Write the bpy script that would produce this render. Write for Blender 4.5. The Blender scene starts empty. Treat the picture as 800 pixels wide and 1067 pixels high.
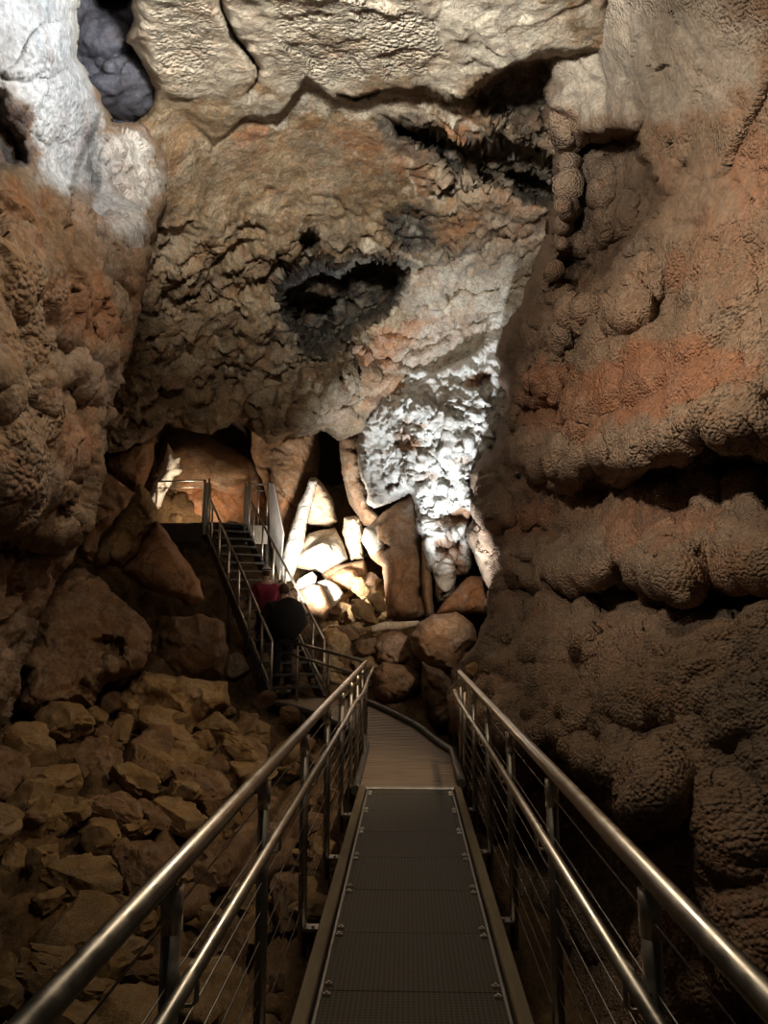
import bpy, math, random
import numpy as np
from mathutils import Vector, Matrix
random.seed(7)
S = bpy.context.scene
COL = S.collection

# ------------------------------------------------------------------ camera
FP = 770.0
HZ, VX = 643.0, 425.0
TH = math.atan((HZ-533.5)/FP)
YA = math.atan((VX-400)*math.cos(TH)/FP)
CF = np.array([-math.sin(YA)*math.cos(TH), math.cos(YA)*math.cos(TH), math.sin(TH)])
CR = np.cross(CF, [0, 0, 1.0]); CR /= np.linalg.norm(CR)
CU = np.cross(CR, CF)
CC = np.array([0, 0, 1.6])

def W(px, py, d):
    px = np.asarray(px, float); py = np.asarray(py, float); d = np.asarray(d, float)
    r = CF + ((px-400)/FP)[..., None]*CR - ((py-533.5)/FP)[..., None]*CU
    return CC + d[..., None]*r
def G(px, py, z):
    r = CF + (px-400)/FP*CR - (py-533.5)/FP*CU
    return CC + r*(z-1.6)/r[2]

cam = bpy.data.cameras.new('camera'); camo = bpy.data.objects.new('camera', cam); COL.objects.link(camo)
cam.sensor_fit = 'HORIZONTAL'; cam.sensor_width = 36; cam.lens = 36*FP/800
cam.clip_start = 0.05; cam.clip_end = 200
camo.matrix_world = Matrix(((CR[0], CU[0], -CF[0], CC[0]), (CR[1], CU[1], -CF[1], CC[1]), (CR[2], CU[2], -CF[2], CC[2]), (0, 0, 0, 1)))
S.camera = camo

# ------------------------------------------------------------------ noise
_rs = np.random.RandomState(11)
_perm = _rs.permutation(256); _perm = np.concatenate([_perm]*3)
_gr = _rs.normal(size=(256, 3)); _gr /= np.linalg.norm(_gr, axis=1)[:, None]
_rv = _rs.rand(256, 3)
def _h(ix, iy, iz):
    return _perm[_perm[_perm[ix & 255] + (iy & 255)] + (iz & 255)]
def pnoise(P):
    P = np.asarray(P, float); sh = P.shape[:-1]; P = P.reshape(-1, 3)
    I = np.floor(P).astype(np.int64); f = P-I
    u = f*f*f*(f*(f*6-15)+10)
    out = 0
    for dx in (0, 1):
        for dy in (0, 1):
            for dz in (0, 1):
                g = _gr[_h(I[:, 0]+dx, I[:, 1]+dy, I[:, 2]+dz)]
                d = (g*(f-np.array([dx, dy, dz]))).sum(1)
                w = (u[:, 0] if dx else 1-u[:, 0])*(u[:, 1] if dy else 1-u[:, 1])*(u[:, 2] if dz else 1-u[:, 2])
                out = out+w*d
    return (out*1.6).reshape(sh)
def fbm(P, o=4, g=.5, l=2.03):
    a, s, r = 1., 0., 0.
    P = np.asarray(P, float)
    for i in range(o):
        s = s+a*pnoise(P+i*17.3); r += a; a *= g; P = P*l
    return s/r
def ridged(P, o=4, g=.5, l=2.1):
    a, s, r = 1., 0., 0.
    P = np.asarray(P, float)
    for i in range(o):
        s = s+a*(1-2*np.abs(pnoise(P+i*9.7))); r += a; a *= g; P = P*l
    return s/r
def worley(P):
    P = np.asarray(P, float); sh = P.shape[:-1]; P = P.reshape(-1, 3)
    I = np.floor(P).astype(np.int64)
    f1 = np.full(len(P), 9.); f2 = np.full(len(P), 9.); cid = np.zeros(len(P), int)
    for dx in (-1, 0, 1):
        for dy in (-1, 0, 1):
            for dz in (-1, 0, 1):
                J = I+np.array([dx, dy, dz]); h = _h(J[:, 0], J[:, 1], J[:, 2])
                d = np.sqrt(((J+_rv[h]-P)**2).sum(1))
                m = d < f1
                f2 = np.where(m, f1, np.minimum(f2, d)); cid = np.where(m, h, cid); f1 = np.where(m, d, f1)
    return f1.reshape(sh), f2.reshape(sh), (cid/255.).reshape(sh)
def domes(P, s):                       # rounded lobes, 0..1
    f1, f2, c = worley(np.asarray(P)/s)
    return np.clip(1-f1*f1*1.3, 0, 1)
def facets(P, s):                      # broken angular blocks, about -.5...5
    f1, f2, c = worley(np.asarray(P)/s)
    e = np.clip((f2-f1)*4, 0, 1)
    return (c-.5)*.9*e+ (e-1)*.35
def broken(P, s):                      # fractured planes: every cell tilts its own way, steps between cells
    P = np.asarray(P, float)/s; sh = P.shape[:-1]; Q = P.reshape(-1, 3); I = np.floor(Q).astype(np.int64)
    f1 = np.full(len(Q), 9.); v = np.zeros(len(Q))
    for dx in (-1, 0, 1):
        for dy in (-1, 0, 1):
            for dz in (-1, 0, 1):
                J = I+np.array([dx, dy, dz]); h = _h(J[:, 0], J[:, 1], J[:, 2]); r = Q-J-_rv[h]
                d = np.sqrt((r*r).sum(1)); m = d < f1
                v = np.where(m, (r*_gr[(h*7+3) & 255]).sum(1)*.9+(_rv[(h*5+1) & 255][:, 0]-.5)*.5, v); f1 = np.where(m, d, f1)
    return v.reshape(sh)
def sstep(a, b, x):
    t = np.clip((x-a)/(b-a), 0, 1); return t*t*(3-2*t)

# ------------------------------------------------------------------ materials
def nodes(name):
    m = bpy.data.materials.new(name); m.use_nodes = True
    nt = m.node_tree; b = nt.nodes['Principled BSDF']
    return m, nt, b
def N(nt, t, **k):
    n = nt.nodes.new(t)
    for a, v in k.items():
        if a in n.inputs.keys(): n.inputs[a].default_value = v
        else: setattr(n, a, v)
    return n
def mixc(nt, fac, a, b, mode='MIX'):
    n = nt.nodes.new('ShaderNodeMix'); n.data_type = 'RGBA'; n.blend_type = mode
    for sock, v in ((n.inputs[0], fac), (n.inputs[6], a), (n.inputs[7], b)):
        if isinstance(v, bpy.types.NodeSocket): nt.links.new(v, sock)
        elif isinstance(v, (int, float)): sock.default_value = v
        else: sock.default_value = (*v, 1)
    return n.outputs[2]
def mth(nt, op, a, b=0., c=0., clamp=False):
    n = nt.nodes.new('ShaderNodeMath'); n.operation = op; n.use_clamp = clamp
    for i, v in enumerate((a, b, c)):
        if isinstance(v, bpy.types.NodeSocket): nt.links.new(v, n.inputs[i])
        else: n.inputs[i].default_value = v
    return n.outputs[0]
def maprange(nt, v, a, b, c=0., d=1.):
    n = nt.nodes.new('ShaderNodeMapRange'); n.interpolation_type = 'SMOOTHSTEP'
    nt.links.new(v, n.inputs[0])
    for i, x in enumerate((a, b, c, d)): n.inputs[i+1].default_value = x
    return n.outputs[0]
def rock_mat(name, c1, c2, white=(.66, .62, .54), orange=(.40, .17, .075), dark=(.05, .045, .04),
             vein=0., bump=.5, bs=9., pop=60., rough=.86, scale=1.0, speck=.35, bdist=.03, flake=0., popk=1.3):
    m, nt, b = nodes(name)
    tc = N(nt, 'ShaderNodeTexCoord'); ob = tc.outputs['Object']
    oi = N(nt, 'ShaderNodeObjectInfo')
    add = N(nt, 'ShaderNodeVectorMath', operation='MULTIPLY_ADD'); nt.links.new(oi.outputs['Random'], add.inputs[0])
    add.inputs[1].default_value = (37, 53, 71); nt.links.new(ob, add.inputs[2]); co = add.outputs[0]
    def noi(s, det=6, r=.6, dist=0.):
        n = N(nt, 'ShaderNodeTexNoise', Scale=s*scale, Detail=det, Roughness=r, Distortion=dist); nt.links.new(co, n.inputs['Vector']); return n.outputs[0]
    n1 = noi(1.3, 6, .62, .6); n2 = noi(5.5, 8, .68, .3); n3 = noi(2.7, 4, .6, 1.4)
    base = mixc(nt, maprange(nt, n1, .38, .62), c1, c2)
    at = N(nt, 'ShaderNodeAttribute', attribute_name='mask')
    sp = N(nt, 'ShaderNodeSeparateColor'); nt.links.new(at.outputs['Color'], sp.inputs[0])
    mw, mo, md = sp.outputs; mp = at.outputs['Alpha']
    jit = mth(nt, 'MULTIPLY', mth(nt, 'SUBTRACT', n2, .5), 2.2)
    def fac(s, j):
        e = mth(nt, 'ADD', s, mth(nt, 'MULTIPLY', j, mth(nt, 'MULTIPLY', s, mth(nt, 'SUBTRACT', 1.25, s)), 0)); return maprange(nt, e, .12, .88)
    # ochre staining that belongs to the stone
    base = mixc(nt, mth(nt, 'MULTIPLY', maprange(nt, n3, .52, .68), .35), base, orange)
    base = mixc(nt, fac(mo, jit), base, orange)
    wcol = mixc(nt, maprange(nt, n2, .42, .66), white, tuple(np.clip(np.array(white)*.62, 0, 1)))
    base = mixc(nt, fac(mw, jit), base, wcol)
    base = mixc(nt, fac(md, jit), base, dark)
    if vein > 0:
        a = mth(nt, 'ABSOLUTE', mth(nt, 'SUBTRACT', n3, .5)); v = maprange(nt, a, .0, .035, 1., 0.)
        base = mixc(nt, mth(nt, 'MULTIPLY', v, vein), base, white)
        v2 = mth(nt, 'ABSOLUTE', mth(nt, 'SUBTRACT', noi(1.1, 5, .62, 2.0), .5)); vv = maprange(nt, v2, .0, .012, 1., 0.)
        base = mixc(nt, mth(nt, 'MULTIPLY', vv, .6), base, dark)
    if flake > 0:
        wf = N(nt, 'ShaderNodeTexNoise', Scale=2.2, Detail=5); nt.links.new(co, wf.inputs['Vector'])
        wa = N(nt, 'ShaderNodeVectorMath', operation='MULTIPLY_ADD'); nt.links.new(wf.outputs[1], wa.inputs[0]); wa.inputs[1].default_value = (.7, .7, .7); nt.links.new(co, wa.inputs[2])
        for sc_, k_ in ((3.2, flake), (9., flake*.8)):
            vf = N(nt, 'ShaderNodeTexVoronoi', Scale=sc_); nt.links.new(wa.outputs[0], vf.inputs['Vector'])
            sr = N(nt, 'ShaderNodeSeparateColor'); nt.links.new(vf.outputs['Color'], sr.inputs[0])
            base = mixc(nt, mth(nt, 'MULTIPLY', maprange(nt, sr.outputs[0], .62, .9), k_), base, white)
            base = mixc(nt, mth(nt, 'MULTIPLY', maprange(nt, sr.outputs[1], .6, .9), k_), base, dark)
            base = mixc(nt, mth(nt, 'MULTIPLY', maprange(nt, sr.outputs[2], .7, .9), k_), base, orange)
    # speckle
    sk = maprange(nt, noi(26, 4, .7), .3, .7, 1-speck, 1+speck*.35)
    mul = N(nt, 'ShaderNodeVectorMath', operation='SCALE'); nt.links.new(base, mul.inputs[0]); nt.links.new(sk, mul.inputs['Scale'])
    nt.links.new(mul.outputs[0], b.inputs['Base Color'])
    b.inputs['Roughness'].default_value = rough
    b.inputs['Specular IOR Level'].default_value = .25
    # relief
    h1 = noi(bs, 10, .68, .4)
    vo = N(nt, 'ShaderNodeTexVoronoi', Scale=pop, feature='SMOOTH_F1'); vo.inputs['Smoothness'].default_value = .35
    wv = N(nt, 'ShaderNodeVectorMath', operation='MULTIPLY_ADD')
    nz = N(nt, 'ShaderNodeTexNoise', Scale=12, Detail=3); nt.links.new(co, nz.inputs['Vector'])
    nt.links.new(nz.outputs[1], wv.inputs[0]); wv.inputs[1].default_value = (.03, .03, .03); nt.links.new(co, wv.inputs[2]); nt.links.new(wv.outputs[0], vo.inputs['Vector'])
    pd = mth(nt, 'MULTIPLY', mth(nt, 'SUBTRACT', .8, vo.outputs['Distance']), mp)
    hh = mth(nt, 'ADD', mth(nt, 'MULTIPLY', h1, 1.0), mth(nt, 'MULTIPLY', pd, popk))
    bp = N(nt, 'ShaderNodeBump', Strength=bump, Distance=bdist); nt.links.new(hh, bp.inputs['Height']); nt.links.new(bp.outputs[0], b.inputs['Normal'])
    return m
def metal_mat(name, col, rough=.3, metallic=1.0, wear=.12):
    m, nt, b = nodes(name)
    tc = N(nt, 'ShaderNodeTexCoord'); n = N(nt, 'ShaderNodeTexNoise', Scale=18, Detail=6); nt.links.new(tc.outputs['Object'], n.inputs['Vector'])
    c = mixc(nt, n.outputs[0], tuple(x*(1-wear) for x in col), tuple(min(1, x*(1+wear)) for x in col)); nt.links.new(c, b.inputs['Base Color'])
    r = maprange(nt, n.outputs[0], .3, .7, rough*.8, rough*1.25); nt.links.new(r, b.inputs['Roughness'])
    b.inputs['Metallic'].default_value = metallic
    return m
def plain_mat(name, c1, c2, sc=8, rough=.8, stretch=(1, 1, 1), bump=.2, bd=.01):
    m, nt, b = nodes(name)
    tc = N(nt, 'ShaderNodeTexCoord'); mp = N(nt, 'ShaderNodeMapping'); mp.inputs['Scale'].default_value = stretch
    nt.links.new(tc.outputs['Object'], mp.inputs[0])
    n = N(nt, 'ShaderNodeTexNoise', Scale=sc, Detail=8, Roughness=.65); nt.links.new(mp.outputs[0], n.inputs['Vector'])
    c = mixc(nt, maprange(nt, n.outputs[0], .35, .65), c1, c2); nt.links.new(c, b.inputs['Base Color'])
    b.inputs['Roughness'].default_value = rough
    bp = N(nt, 'ShaderNodeBump', Strength=bump, Distance=bd); nt.links.new(n.outputs[0], bp.inputs['Height']); nt.links.new(bp.outputs[0], b.inputs['Normal'])
    return m

M = {}
M['right'] = rock_mat('flowstone_popcorn', (.24, .17, .115), (.30, .20, .13), white=(.52, .47, .39), orange=(.33, .15, .08), bump=1.0, bs=9, pop=44, bdist=.03, speck=.3, flake=.05, popk=1.1)
M['left'] = rock_mat('left_wall_stone', (.29, .21, .14), (.36, .24, .15), white=(.70, .70, .68), orange=(.40, .17, .08), dark=(.06, .058, .06), bump=.9, bs=8, pop=30, bdist=.04, flake=.12)
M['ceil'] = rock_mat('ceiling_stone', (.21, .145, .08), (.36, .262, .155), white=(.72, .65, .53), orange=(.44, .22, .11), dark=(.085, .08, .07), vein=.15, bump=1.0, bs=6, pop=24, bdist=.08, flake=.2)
M['slate'] = rock_mat('cool_tinted_stone', (.085, .09, .12), (.12, .125, .16), orange=(.12, .1, .1), bump=.5, bs=7)  # blue of the cool light is put into the grey stone colour
M['calcite'] = rock_mat('white_calcite', (.80, .78, .72), (.66, .62, .55), white=(.9, .88, .84), orange=(.42, .24, .14), bump=1.0, bs=7, pop=18, vein=0, bdist=.08, speck=.25, flake=.05)
M['brown'] = rock_mat('brown_boulder', (.24, .14, .075), (.33, .20, .11), bump=.6, bs=6, orange=(.40, .18, .08), bdist=.04, flake=.12)
M['orange'] = rock_mat('ochre_boulder', (.36, .17, .08), (.44, .24, .12), bump=.6, bs=5, orange=(.46, .2, .08), bdist=.04, flake=.12)
M['pale'] = rock_mat('pale_boulder', (.72, .62, .48), (.55, .42, .28), bump=.6, bs=6, orange=(.5, .3, .16), bdist=.04, flake=.12)
M['rubble'] = rock_mat('rubble_stone', (.32, .20, .085), (.46, .30, .14), bump=.6, bs=9, orange=(.38, .19, .08), bdist=.03, flake=.12)
M['floor'] = rock_mat('rubble_ground', (.10, .062, .03), (.20, .125, .06), bump=.9, bs=7, orange=(.26, .13, .06), bdist=.06)
M['steel'] = metal_mat('brushed_steel', (.66, .60, .52), .36, wear=.03)
M['steel_dark'] = metal_mat('weathered_steel', (.36, .33, .29), .42, wear=.05)
M['cable'] = metal_mat('wire_cable', (.30, .28, .26), .45)
M['kerb'] = plain_mat('timber_kerb', (.12, .09, .05), (.19, .145, .085), 9, .8, (1, .12, 1))
M['timber'] = plain_mat('boardwalk_timber', (.16, .11, .065), (.27, .19, .12), 12, .55, (.15, 1, 1), .3)
M['black'] = plain_mat('black_cloth', (.006, .006, .007), (.012, .011, .012), 30, .9)
M['trouser'] = plain_mat('charcoal_cloth', (.008, .008, .01), (.016, .015, .017), 30, .9)
M['red'] = plain_mat('magenta_fleece', (.17, .008, .03), (.24, .015, .05), 30, .9)
M['skin'] = plain_mat('skin', (.45, .27, .19), (.5, .3, .21), 20, .6, bump=.02)
M['hair'] = plain_mat('brown_hair', (.05, .025, .012), (.09, .045, .02), 60, .7, (1, 1, .2))
M['hatw'] = plain_mat('white_knit', (.7, .68, .64), (.6, .58, .55), 60, .9)
M['hatd'] = plain_mat('dark_knit', (.03, .03, .035), (.05, .045, .05), 60, .9)
M['shoe'] = plain_mat('grey_shoe', (.30, .29, .28), (.4, .39, .37), 40, .7)
M['eye'] = plain_mat('eye', (.02, .015, .01), (.04, .03, .02), 40, .3)
M['panel'] = plain_mat('white_sheet', (.62, .60, .57), (.74, .72, .69), 3, .5)
M['sub'] = plain_mat('dark_steel_frame', (.05, .045, .04), (.09, .08, .07), 14, .5)
def grating_mat():
    m, nt, b = nodes('steel_grating')
    tc = N(nt, 'ShaderNodeTexCoord'); sx = N(nt, 'ShaderNodeSeparateXYZ'); nt.links.new(tc.outputs['Object'], sx.inputs[0])
    wy = mth(nt, 'SINE', mth(nt, 'MULTIPLY', sx.outputs[1], 2*math.pi/.022)); wx = mth(nt, 'SINE', mth(nt, 'MULTIPLY', sx.outputs[0], 2*math.pi/.022))
    g = mth(nt, 'MAXIMUM', wy, wx); gm = maprange(nt, g, .2, .7)
    n = N(nt, 'ShaderNodeTexNoise', Scale=3, Detail=5); nt.links.new(tc.outputs['Object'], n.inputs['Vector'])
    c = mixc(nt, n.outputs[0], (.060, .048, .026), (.085, .062, .032)); c = mixc(nt, gm, (.017, .015, .010), c); nt.links.new(c, b.inputs['Base Color'])
    b.inputs['Roughness'].default_value = .6; b.inputs['Metallic'].default_value = .2
    bp = N(nt, 'ShaderNodeBump', Strength=.6, Distance=.006); nt.links.new(gm, bp.inputs['Height']); nt.links.new(bp.outputs[0], b.inputs['Normal'])
    return m
M['grating'] = grating_mat()

# ------------------------------------------------------------------ mesh helpers
def tag(o, label=None, cat=None, group=None, kind=None):
    if label: o['label'] = label
    if cat: o['category'] = cat
    if group: o['group'] = group
    if kind: o['kind'] = kind
    return o
def empty(name, loc, label, cat, group=None, rz=0):
    o = bpy.data.objects.new(name, None); COL.objects.link(o); o.location = loc; o.rotation_euler = (0, 0, rz); o.empty_display_size = .1
    return tag(o, label, cat, group)
def mesh_obj(name, V, Fs, mat, parent=None, smooth=True, origin=None, mask=None):
    V = np.asarray(V, float)
    if origin is None and parent is not None: origin = (0, 0, 0)
    if origin is None: origin = (0, 0, 0)
    me = bpy.data.meshes.new(name)
    me.from_pydata((V-np.asarray(origin)).tolist(), [], Fs)
    if smooth: me.polygons.foreach_set('use_smooth', [True]*len(me.polygons))
    me.materials.append(mat)
    if mask is not None:
        a = me.attributes.new('mask', 'FLOAT_COLOR', 'POINT'); a.data.foreach_set('color', np.asarray(mask, np.float32).ravel())
    me.update()
    o = bpy.data.objects.new(name, me); COL.objects.link(o)
    if parent is not None: o.parent = parent
    else: o.location = Vector(origin)
    return o
class MB:
    def __init__(s): s.v = []; s.f = []
    def add(s, v, f):
        k = len(s.v); s.v += [tuple(map(float, x)) for x in v]; s.f += [tuple(i+k for i in q) for q in f]; return s
    def box(s, c, d, R=None, bev=0.):
        hx, hy, hz = d[0]/2, d[1]/2, d[2]/2; R = np.eye(3) if R is None else R; c = np.asarray(c, float)
        if bev <= 0:
            v = [c+R@np.array([x*hx, y*hy, z*hz]) for x in (-1, 1) for y in (-1, 1) for z in (-1, 1)]
            return s.add(v, [(0, 1, 3, 2), (4, 6, 7, 5), (0, 4, 5, 1), (2, 3, 7, 6), (0, 2, 6, 4), (1, 5, 7, 3)])
        # chamfered in plan: octagonal prism with chamfered top
        b = min(bev, hx*.9, hy*.9, hz*.9)
        def ring(z, i): return [c+R@np.array([x, y, z]) for x, y in ((-hx+b+i, -hy+i), (hx-b-i, -hy+i), (hx-i, -hy+b+i), (hx-i, hy-b-i), (hx-b-i, hy-i), (-hx+b+i, hy-i), (-hx+i, hy-b-i), (-hx+i, -hy+b+i))]
        v = ring(-hz, b*.6)+ring(-hz+b, 0)+ring(hz-b, 0)+ring(hz, b*.6)
        f = [tuple(reversed(range(8))), tuple(range(24, 32))]
        for r in range(3):
            for i in range(8): j = (i+1) % 8; f.append((r*8+i, r*8+j, r*8+8+j, r*8+8+i))
        return s.add(v, f)
    def tube(s, pts, r, seg=12, cap=True):
        P = [np.asarray(p, float) for p in pts]; n = len(P); rr = r if hasattr(r, '__len__') else [r]*n
        T = []
        for i in range(n):
            a = P[max(i-1, 0)]; b = P[min(i+1, n-1)]; t = b-a; T.append(t/np.linalg.norm(t))
        u = np.cross(T[0], [0, 0, 1.]);
        if np.linalg.norm(u) < 1e-3: u = np.cross(T[0], [0, 1., 0])
        u /= np.linalg.norm(u); v = []
        for i in range(n):
            u = u-T[i]*u.dot(T[i]); u /= np.linalg.norm(u); w = np.cross(T[i], u)
            k = 1.
            if 0 < i < n-1:
                d1 = (P[i]-P[i-1]); d1 /= np.linalg.norm(d1); k = 1/max(.5, abs(d1.dot(T[i])))
            for j in range(seg):
                a = 2*math.pi*j/seg; v.append(P[i]+(u*math.cos(a)+w*math.sin(a))*rr[i]*(k**.5))
        f = [(i*seg+j, i*seg+(j+1) % seg, (i+1)*seg+(j+1) % seg, (i+1)*seg+j) for i in range(n-1) for j in range(seg)]
        if cap: f += [tuple(reversed(range(seg))), tuple((n-1)*seg+j for j in range(seg))]
        return s.add(v, f)
    def build(s, name, mat, parent=None, smooth=False, origin=None):
        o = mesh_obj(name, s.v, s.f, mat, parent, False, origin)
        if smooth:
            me = o.data; me.polygons.foreach_set('use_smooth', [len(p.vertices) == 4 for p in me.polygons])
        return o

# ------------------------------------------------------------------ traced rock masses with their own distance and thickness
def tps(ctrl, X, Y):
    c = np.array(ctrl, float); p = c[:, :2]/200; n = len(c)
    if n < 5:
        wt = [1/((X-q[0])**2+(Y-q[1])**2+60) for q in c]; return sum(a*q[2] for a, q in zip(wt, c))/sum(wt)
    def K(r2): return np.where(r2 > 1e-12, .5*r2*np.log(np.maximum(r2, 1e-12)), 0)
    A = np.zeros((n+3, n+3)); d2 = ((p[:, None]-p[None])**2).sum(-1); A[:n, :n] = K(d2)+np.eye(n)*.01
    A[:n, n] = 1; A[:n, n+1:] = p; A[n, :n] = 1; A[n+1:, :n] = p.T
    w = np.linalg.solve(A, np.concatenate([c[:, 2], [0, 0, 0]]))
    x = X/200; y = Y/200; out = w[n]+w[n+1]*x+w[n+2]*y
    for i in range(n): out = out+w[i]*K((x-p[i, 0])**2+(y-p[i, 1])**2)
    return out
def jag_poly(poly, amp, seed, stepl=6.):
    pts = []; n = len(poly)
    for i in range(n):
        a = np.array(poly[i], float); b = np.array(poly[(i+1) % n], float); k = max(1, int(np.linalg.norm(b-a)/stepl))
        for j in range(k): pts.append(a+(b-a)*j/k)
    p = np.array(pts); q = np.column_stack([p/14., np.full(len(p), seed*3.1)])
    o = np.column_stack([fbm(q, 3), fbm(q+50, 3)])*amp*2
    return p+o
def sdist(poly, X, Y):
    d = np.full(X.shape, 1e9); ins = np.zeros(X.shape, bool); cx = np.zeros(X.shape); cy = np.zeros(X.shape)
    n = len(poly)
    for i in range(n):
        ax, ay = poly[i]; bx, by = poly[(i+1) % n]; ex, ey = bx-ax, by-ay; L = ex*ex+ey*ey+1e-12
        t = np.clip(((X-ax)*ex+(Y-ay)*ey)/L, 0, 1); qx = ax+t*ex; qy = ay+t*ey
        dd = (X-qx)**2+(Y-qy)**2; m = dd < d; d = np.where(m, dd, d); cx = np.where(m, qx, cx); cy = np.where(m, qy, cy)
        cr = ((ay > Y) != (by > Y))
        with np.errstate(divide='ignore', invalid='ignore'): xi = (bx-ax)*(Y-ay)/(by-ay+1e-12)+ax
        ins ^= cr & (X < xi)
    d = np.sqrt(d); return np.where(ins, d, -d), cx, cy
def rock_mass(name, poly, ctrl, mat, step=2.2, jag=3., seed=1, roll=(25, .8), thick=1.0, feats=None, disp=None, blobs=(), pop=0., thing=None, kind=None, warp=14., pmask=()):
    pj = jag_poly(poly, jag, seed)
    x0, y0 = pj.min(0)-step; x1, y1 = pj.max(0)+step
    xs = np.arange(x0, x1+step, step); ys = np.arange(y0, y1+step, step)
    X, Y = np.meshgrid(xs, ys); sd, cx, cy = sdist(pj, X, Y)
    snap = (sd < 0) & (sd > -step*1.5); X = np.where(snap, cx, X); Y = np.where(snap, cy, Y)
    keep = sd > -step*1.5
    s = np.clip(sd, 0, None)
    D = tps(ctrl, X, Y) if len(ctrl) > 1 else np.full(X.shape, float(ctrl[0][2]))
    if feats: D = feats(X, Y, D)
    w, Rr = roll
    if w > 0: t = np.clip(1-s/w, 0, 1); D = D+Rr*(1-np.sqrt(np.clip(1-t*t, 0, 1)))
    P = W(X, Y, D)
    du = np.gradient(P, axis=1); dv = np.gradient(P, axis=0); nn = np.cross(dv, du); nn /= np.linalg.norm(nn, axis=2)[..., None]+1e-9
    # facing the viewer
    vd = P-CC; flip = ((nn*vd).sum(2) > 0); nn[flip] *= -1
    vdn = -vd/np.linalg.norm(vd, axis=2)[..., None]; nb = nn*.6+vdn*.4
    if disp:
        edge = np.clip(sd/10., 0.25, 1)
        P = P+nb*(disp(P, X, Y)*edge)[..., None]
    # masks
    WX = X+warp*fbm(np.dstack([X/30, Y/30, X*0+seed]), 4)*2; WY = Y+warp*fbm(np.dstack([X/30, Y/30, X*0+seed+40]), 4)*2
    MK = np.zeros(X.shape+(4,)); MK[..., 3] = pop
    for (bx, by, rx, ry, rot, ch, st) in blobs:
        c_, s_ = math.cos(math.radians(rot)), math.sin(math.radians(rot)); ux = (WX-bx)*c_+(WY-by)*s_; uy = -(WX-bx)*s_+(WY-by)*c_
        r = np.sqrt((ux/rx)**2+(uy/ry)**2); v = st*(1-sstep(.7, 1.15, r))
        k = 'RGBA'.index(ch)
        MK[..., k] = np.maximum(MK[..., k], v) if st > 0 else np.clip(MK[..., k]+v, 0, 1)
    for (pg, ch, st, soft, rim) in pmask:
        q = np.dstack([X/16, Y/16, X*0+seed]); hx = X+5*fbm(q, 4)*1.6; hy = Y+5*fbm(q+70, 4)*1.6
        sp_, _, _ = sdist(np.array(pg, float), hx, hy); k = 'RGBA'.index(ch)
        v = st*(sstep(-soft, soft, sp_) if not rim else np.clip(1-np.abs(sp_+1)/rim, 0, 1)**.7)
        if st > 0 and ch != 'R': MK[..., 0] *= 1-(v if ch == 'B' else 0)
        MK[..., k] = np.maximum(MK[..., k], v)
    idx = -np.ones(X.shape, int); fk = keep[:-1, :-1] & keep[1:, :-1] & keep[:-1, 1:] & keep[1:, 1:]
    use = np.zeros(X.shape, bool); use[:-1, :-1] |= fk; use[1:, :-1] |= fk; use[:-1, 1:] |= fk; use[1:, 1:] |= fk
    idx[use] = np.arange(use.sum()); V = P[use]; MV = MK[use]
    a, b, c, d = idx[:-1, :-1][fk], idx[:-1, 1:][fk], idx[1:, 1:][fk], idx[1:, :-1][fk]
    Fq = np.column_stack([a, d, c, b])
    E = np.concatenate([Fq[:, [0, 1]], Fq[:, [1, 2]], Fq[:, [2, 3]], Fq[:, [3, 0]]]); key = E.min(1)*10**7+E.max(1)
    u, inv, cnt = np.unique(key, return_inverse=True, return_counts=True); B = E[cnt[inv] == 1]
    faces = Fq.tolist()
    # skirt going back, then closed behind
    bi = np.unique(B); m2 = {int(v): len(V)+i for i, v in enumerate(bi)}
    cen = V.mean(0); back = V[bi]; dirv = (back-CC); dirv /= np.linalg.norm(dirv, axis=1)[:, None]
    shell = thing is None; thick = thick*(1.8 if shell else 1)
    mid = back+dirv*thick*.6+(cen-back)*(0 if shell else .05); bk = back+dirv*thick+(cen-back)*(0 if shell else .3)
    m3 = {int(v): len(V)+len(bi)+i for i, v in enumerate(bi)}
    ci = len(V)+2*len(bi)
    for e0, e1 in B.tolist():
        faces.append((e1, e0, m2[e0], m2[e1])); faces.append((m2[e1], m2[e0], m3[e0], m3[e1]))
        if not shell: faces.append((m3[e1], m3[e0], ci))
    V = np.concatenate([V, mid, bk, [bk.mean(0)+(CF*thick*.15)]]); MV = np.concatenate([MV, MV[bi], MV[bi], [MV.mean(0)]])
    if thing:
        org = (V[:, 0].mean(), V[:, 1].mean(), V[:, 2].min())
        o = mesh_obj(name, V, faces, mat, None, True, org, MV); tag(o, thing[0], thing[1], thing[2] if len(thing) > 2 else None)
    else:
        o = mesh_obj(name, V, faces, mat, None, True, (0, 0, 0), MV); tag(o, kind=kind or 'structure')
    return o
def ell(X, Y, cx, cy, rx, ry, rot=0):
    c, s = math.cos(math.radians(rot)), math.sin(math.radians(rot)); u = (X-cx)*c+(Y-cy)*s; v = -(X-cx)*s+(Y-cy)*c
    return np.sqrt((u/rx)**2+(v/ry)**2)
def dome(X, Y, D, cx, cy, rx, ry, amp, rot=0):
    m = (np.abs(X-cx) < max(rx, ry)*1.6) & (np.abs(Y-cy) < max(rx, ry)*1.6)
    if not m.any(): return D
    x = X[m]; y = Y[m]; r0 = min(rx, ry); q = np.stack([x/r0*.8+cx, y/r0*.8+cy, x*0], -1)
    x = x+r0*.55*fbm(q, 3); y = y+r0*.55*fbm(q+31, 3); D = D.copy()
    D[m] = D[m]-amp*np.sqrt(np.clip(1-ell(x, y, cx, cy, rx, ry, rot)**2, 0, 1)); return D
def dome_old(X, Y, D, cx, cy, rx, ry, amp, rot=0): return D-amp*np.sqrt(np.clip(1-ell(X, Y, cx, cy, rx, ry, rot)**2, 0, 1))
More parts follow.
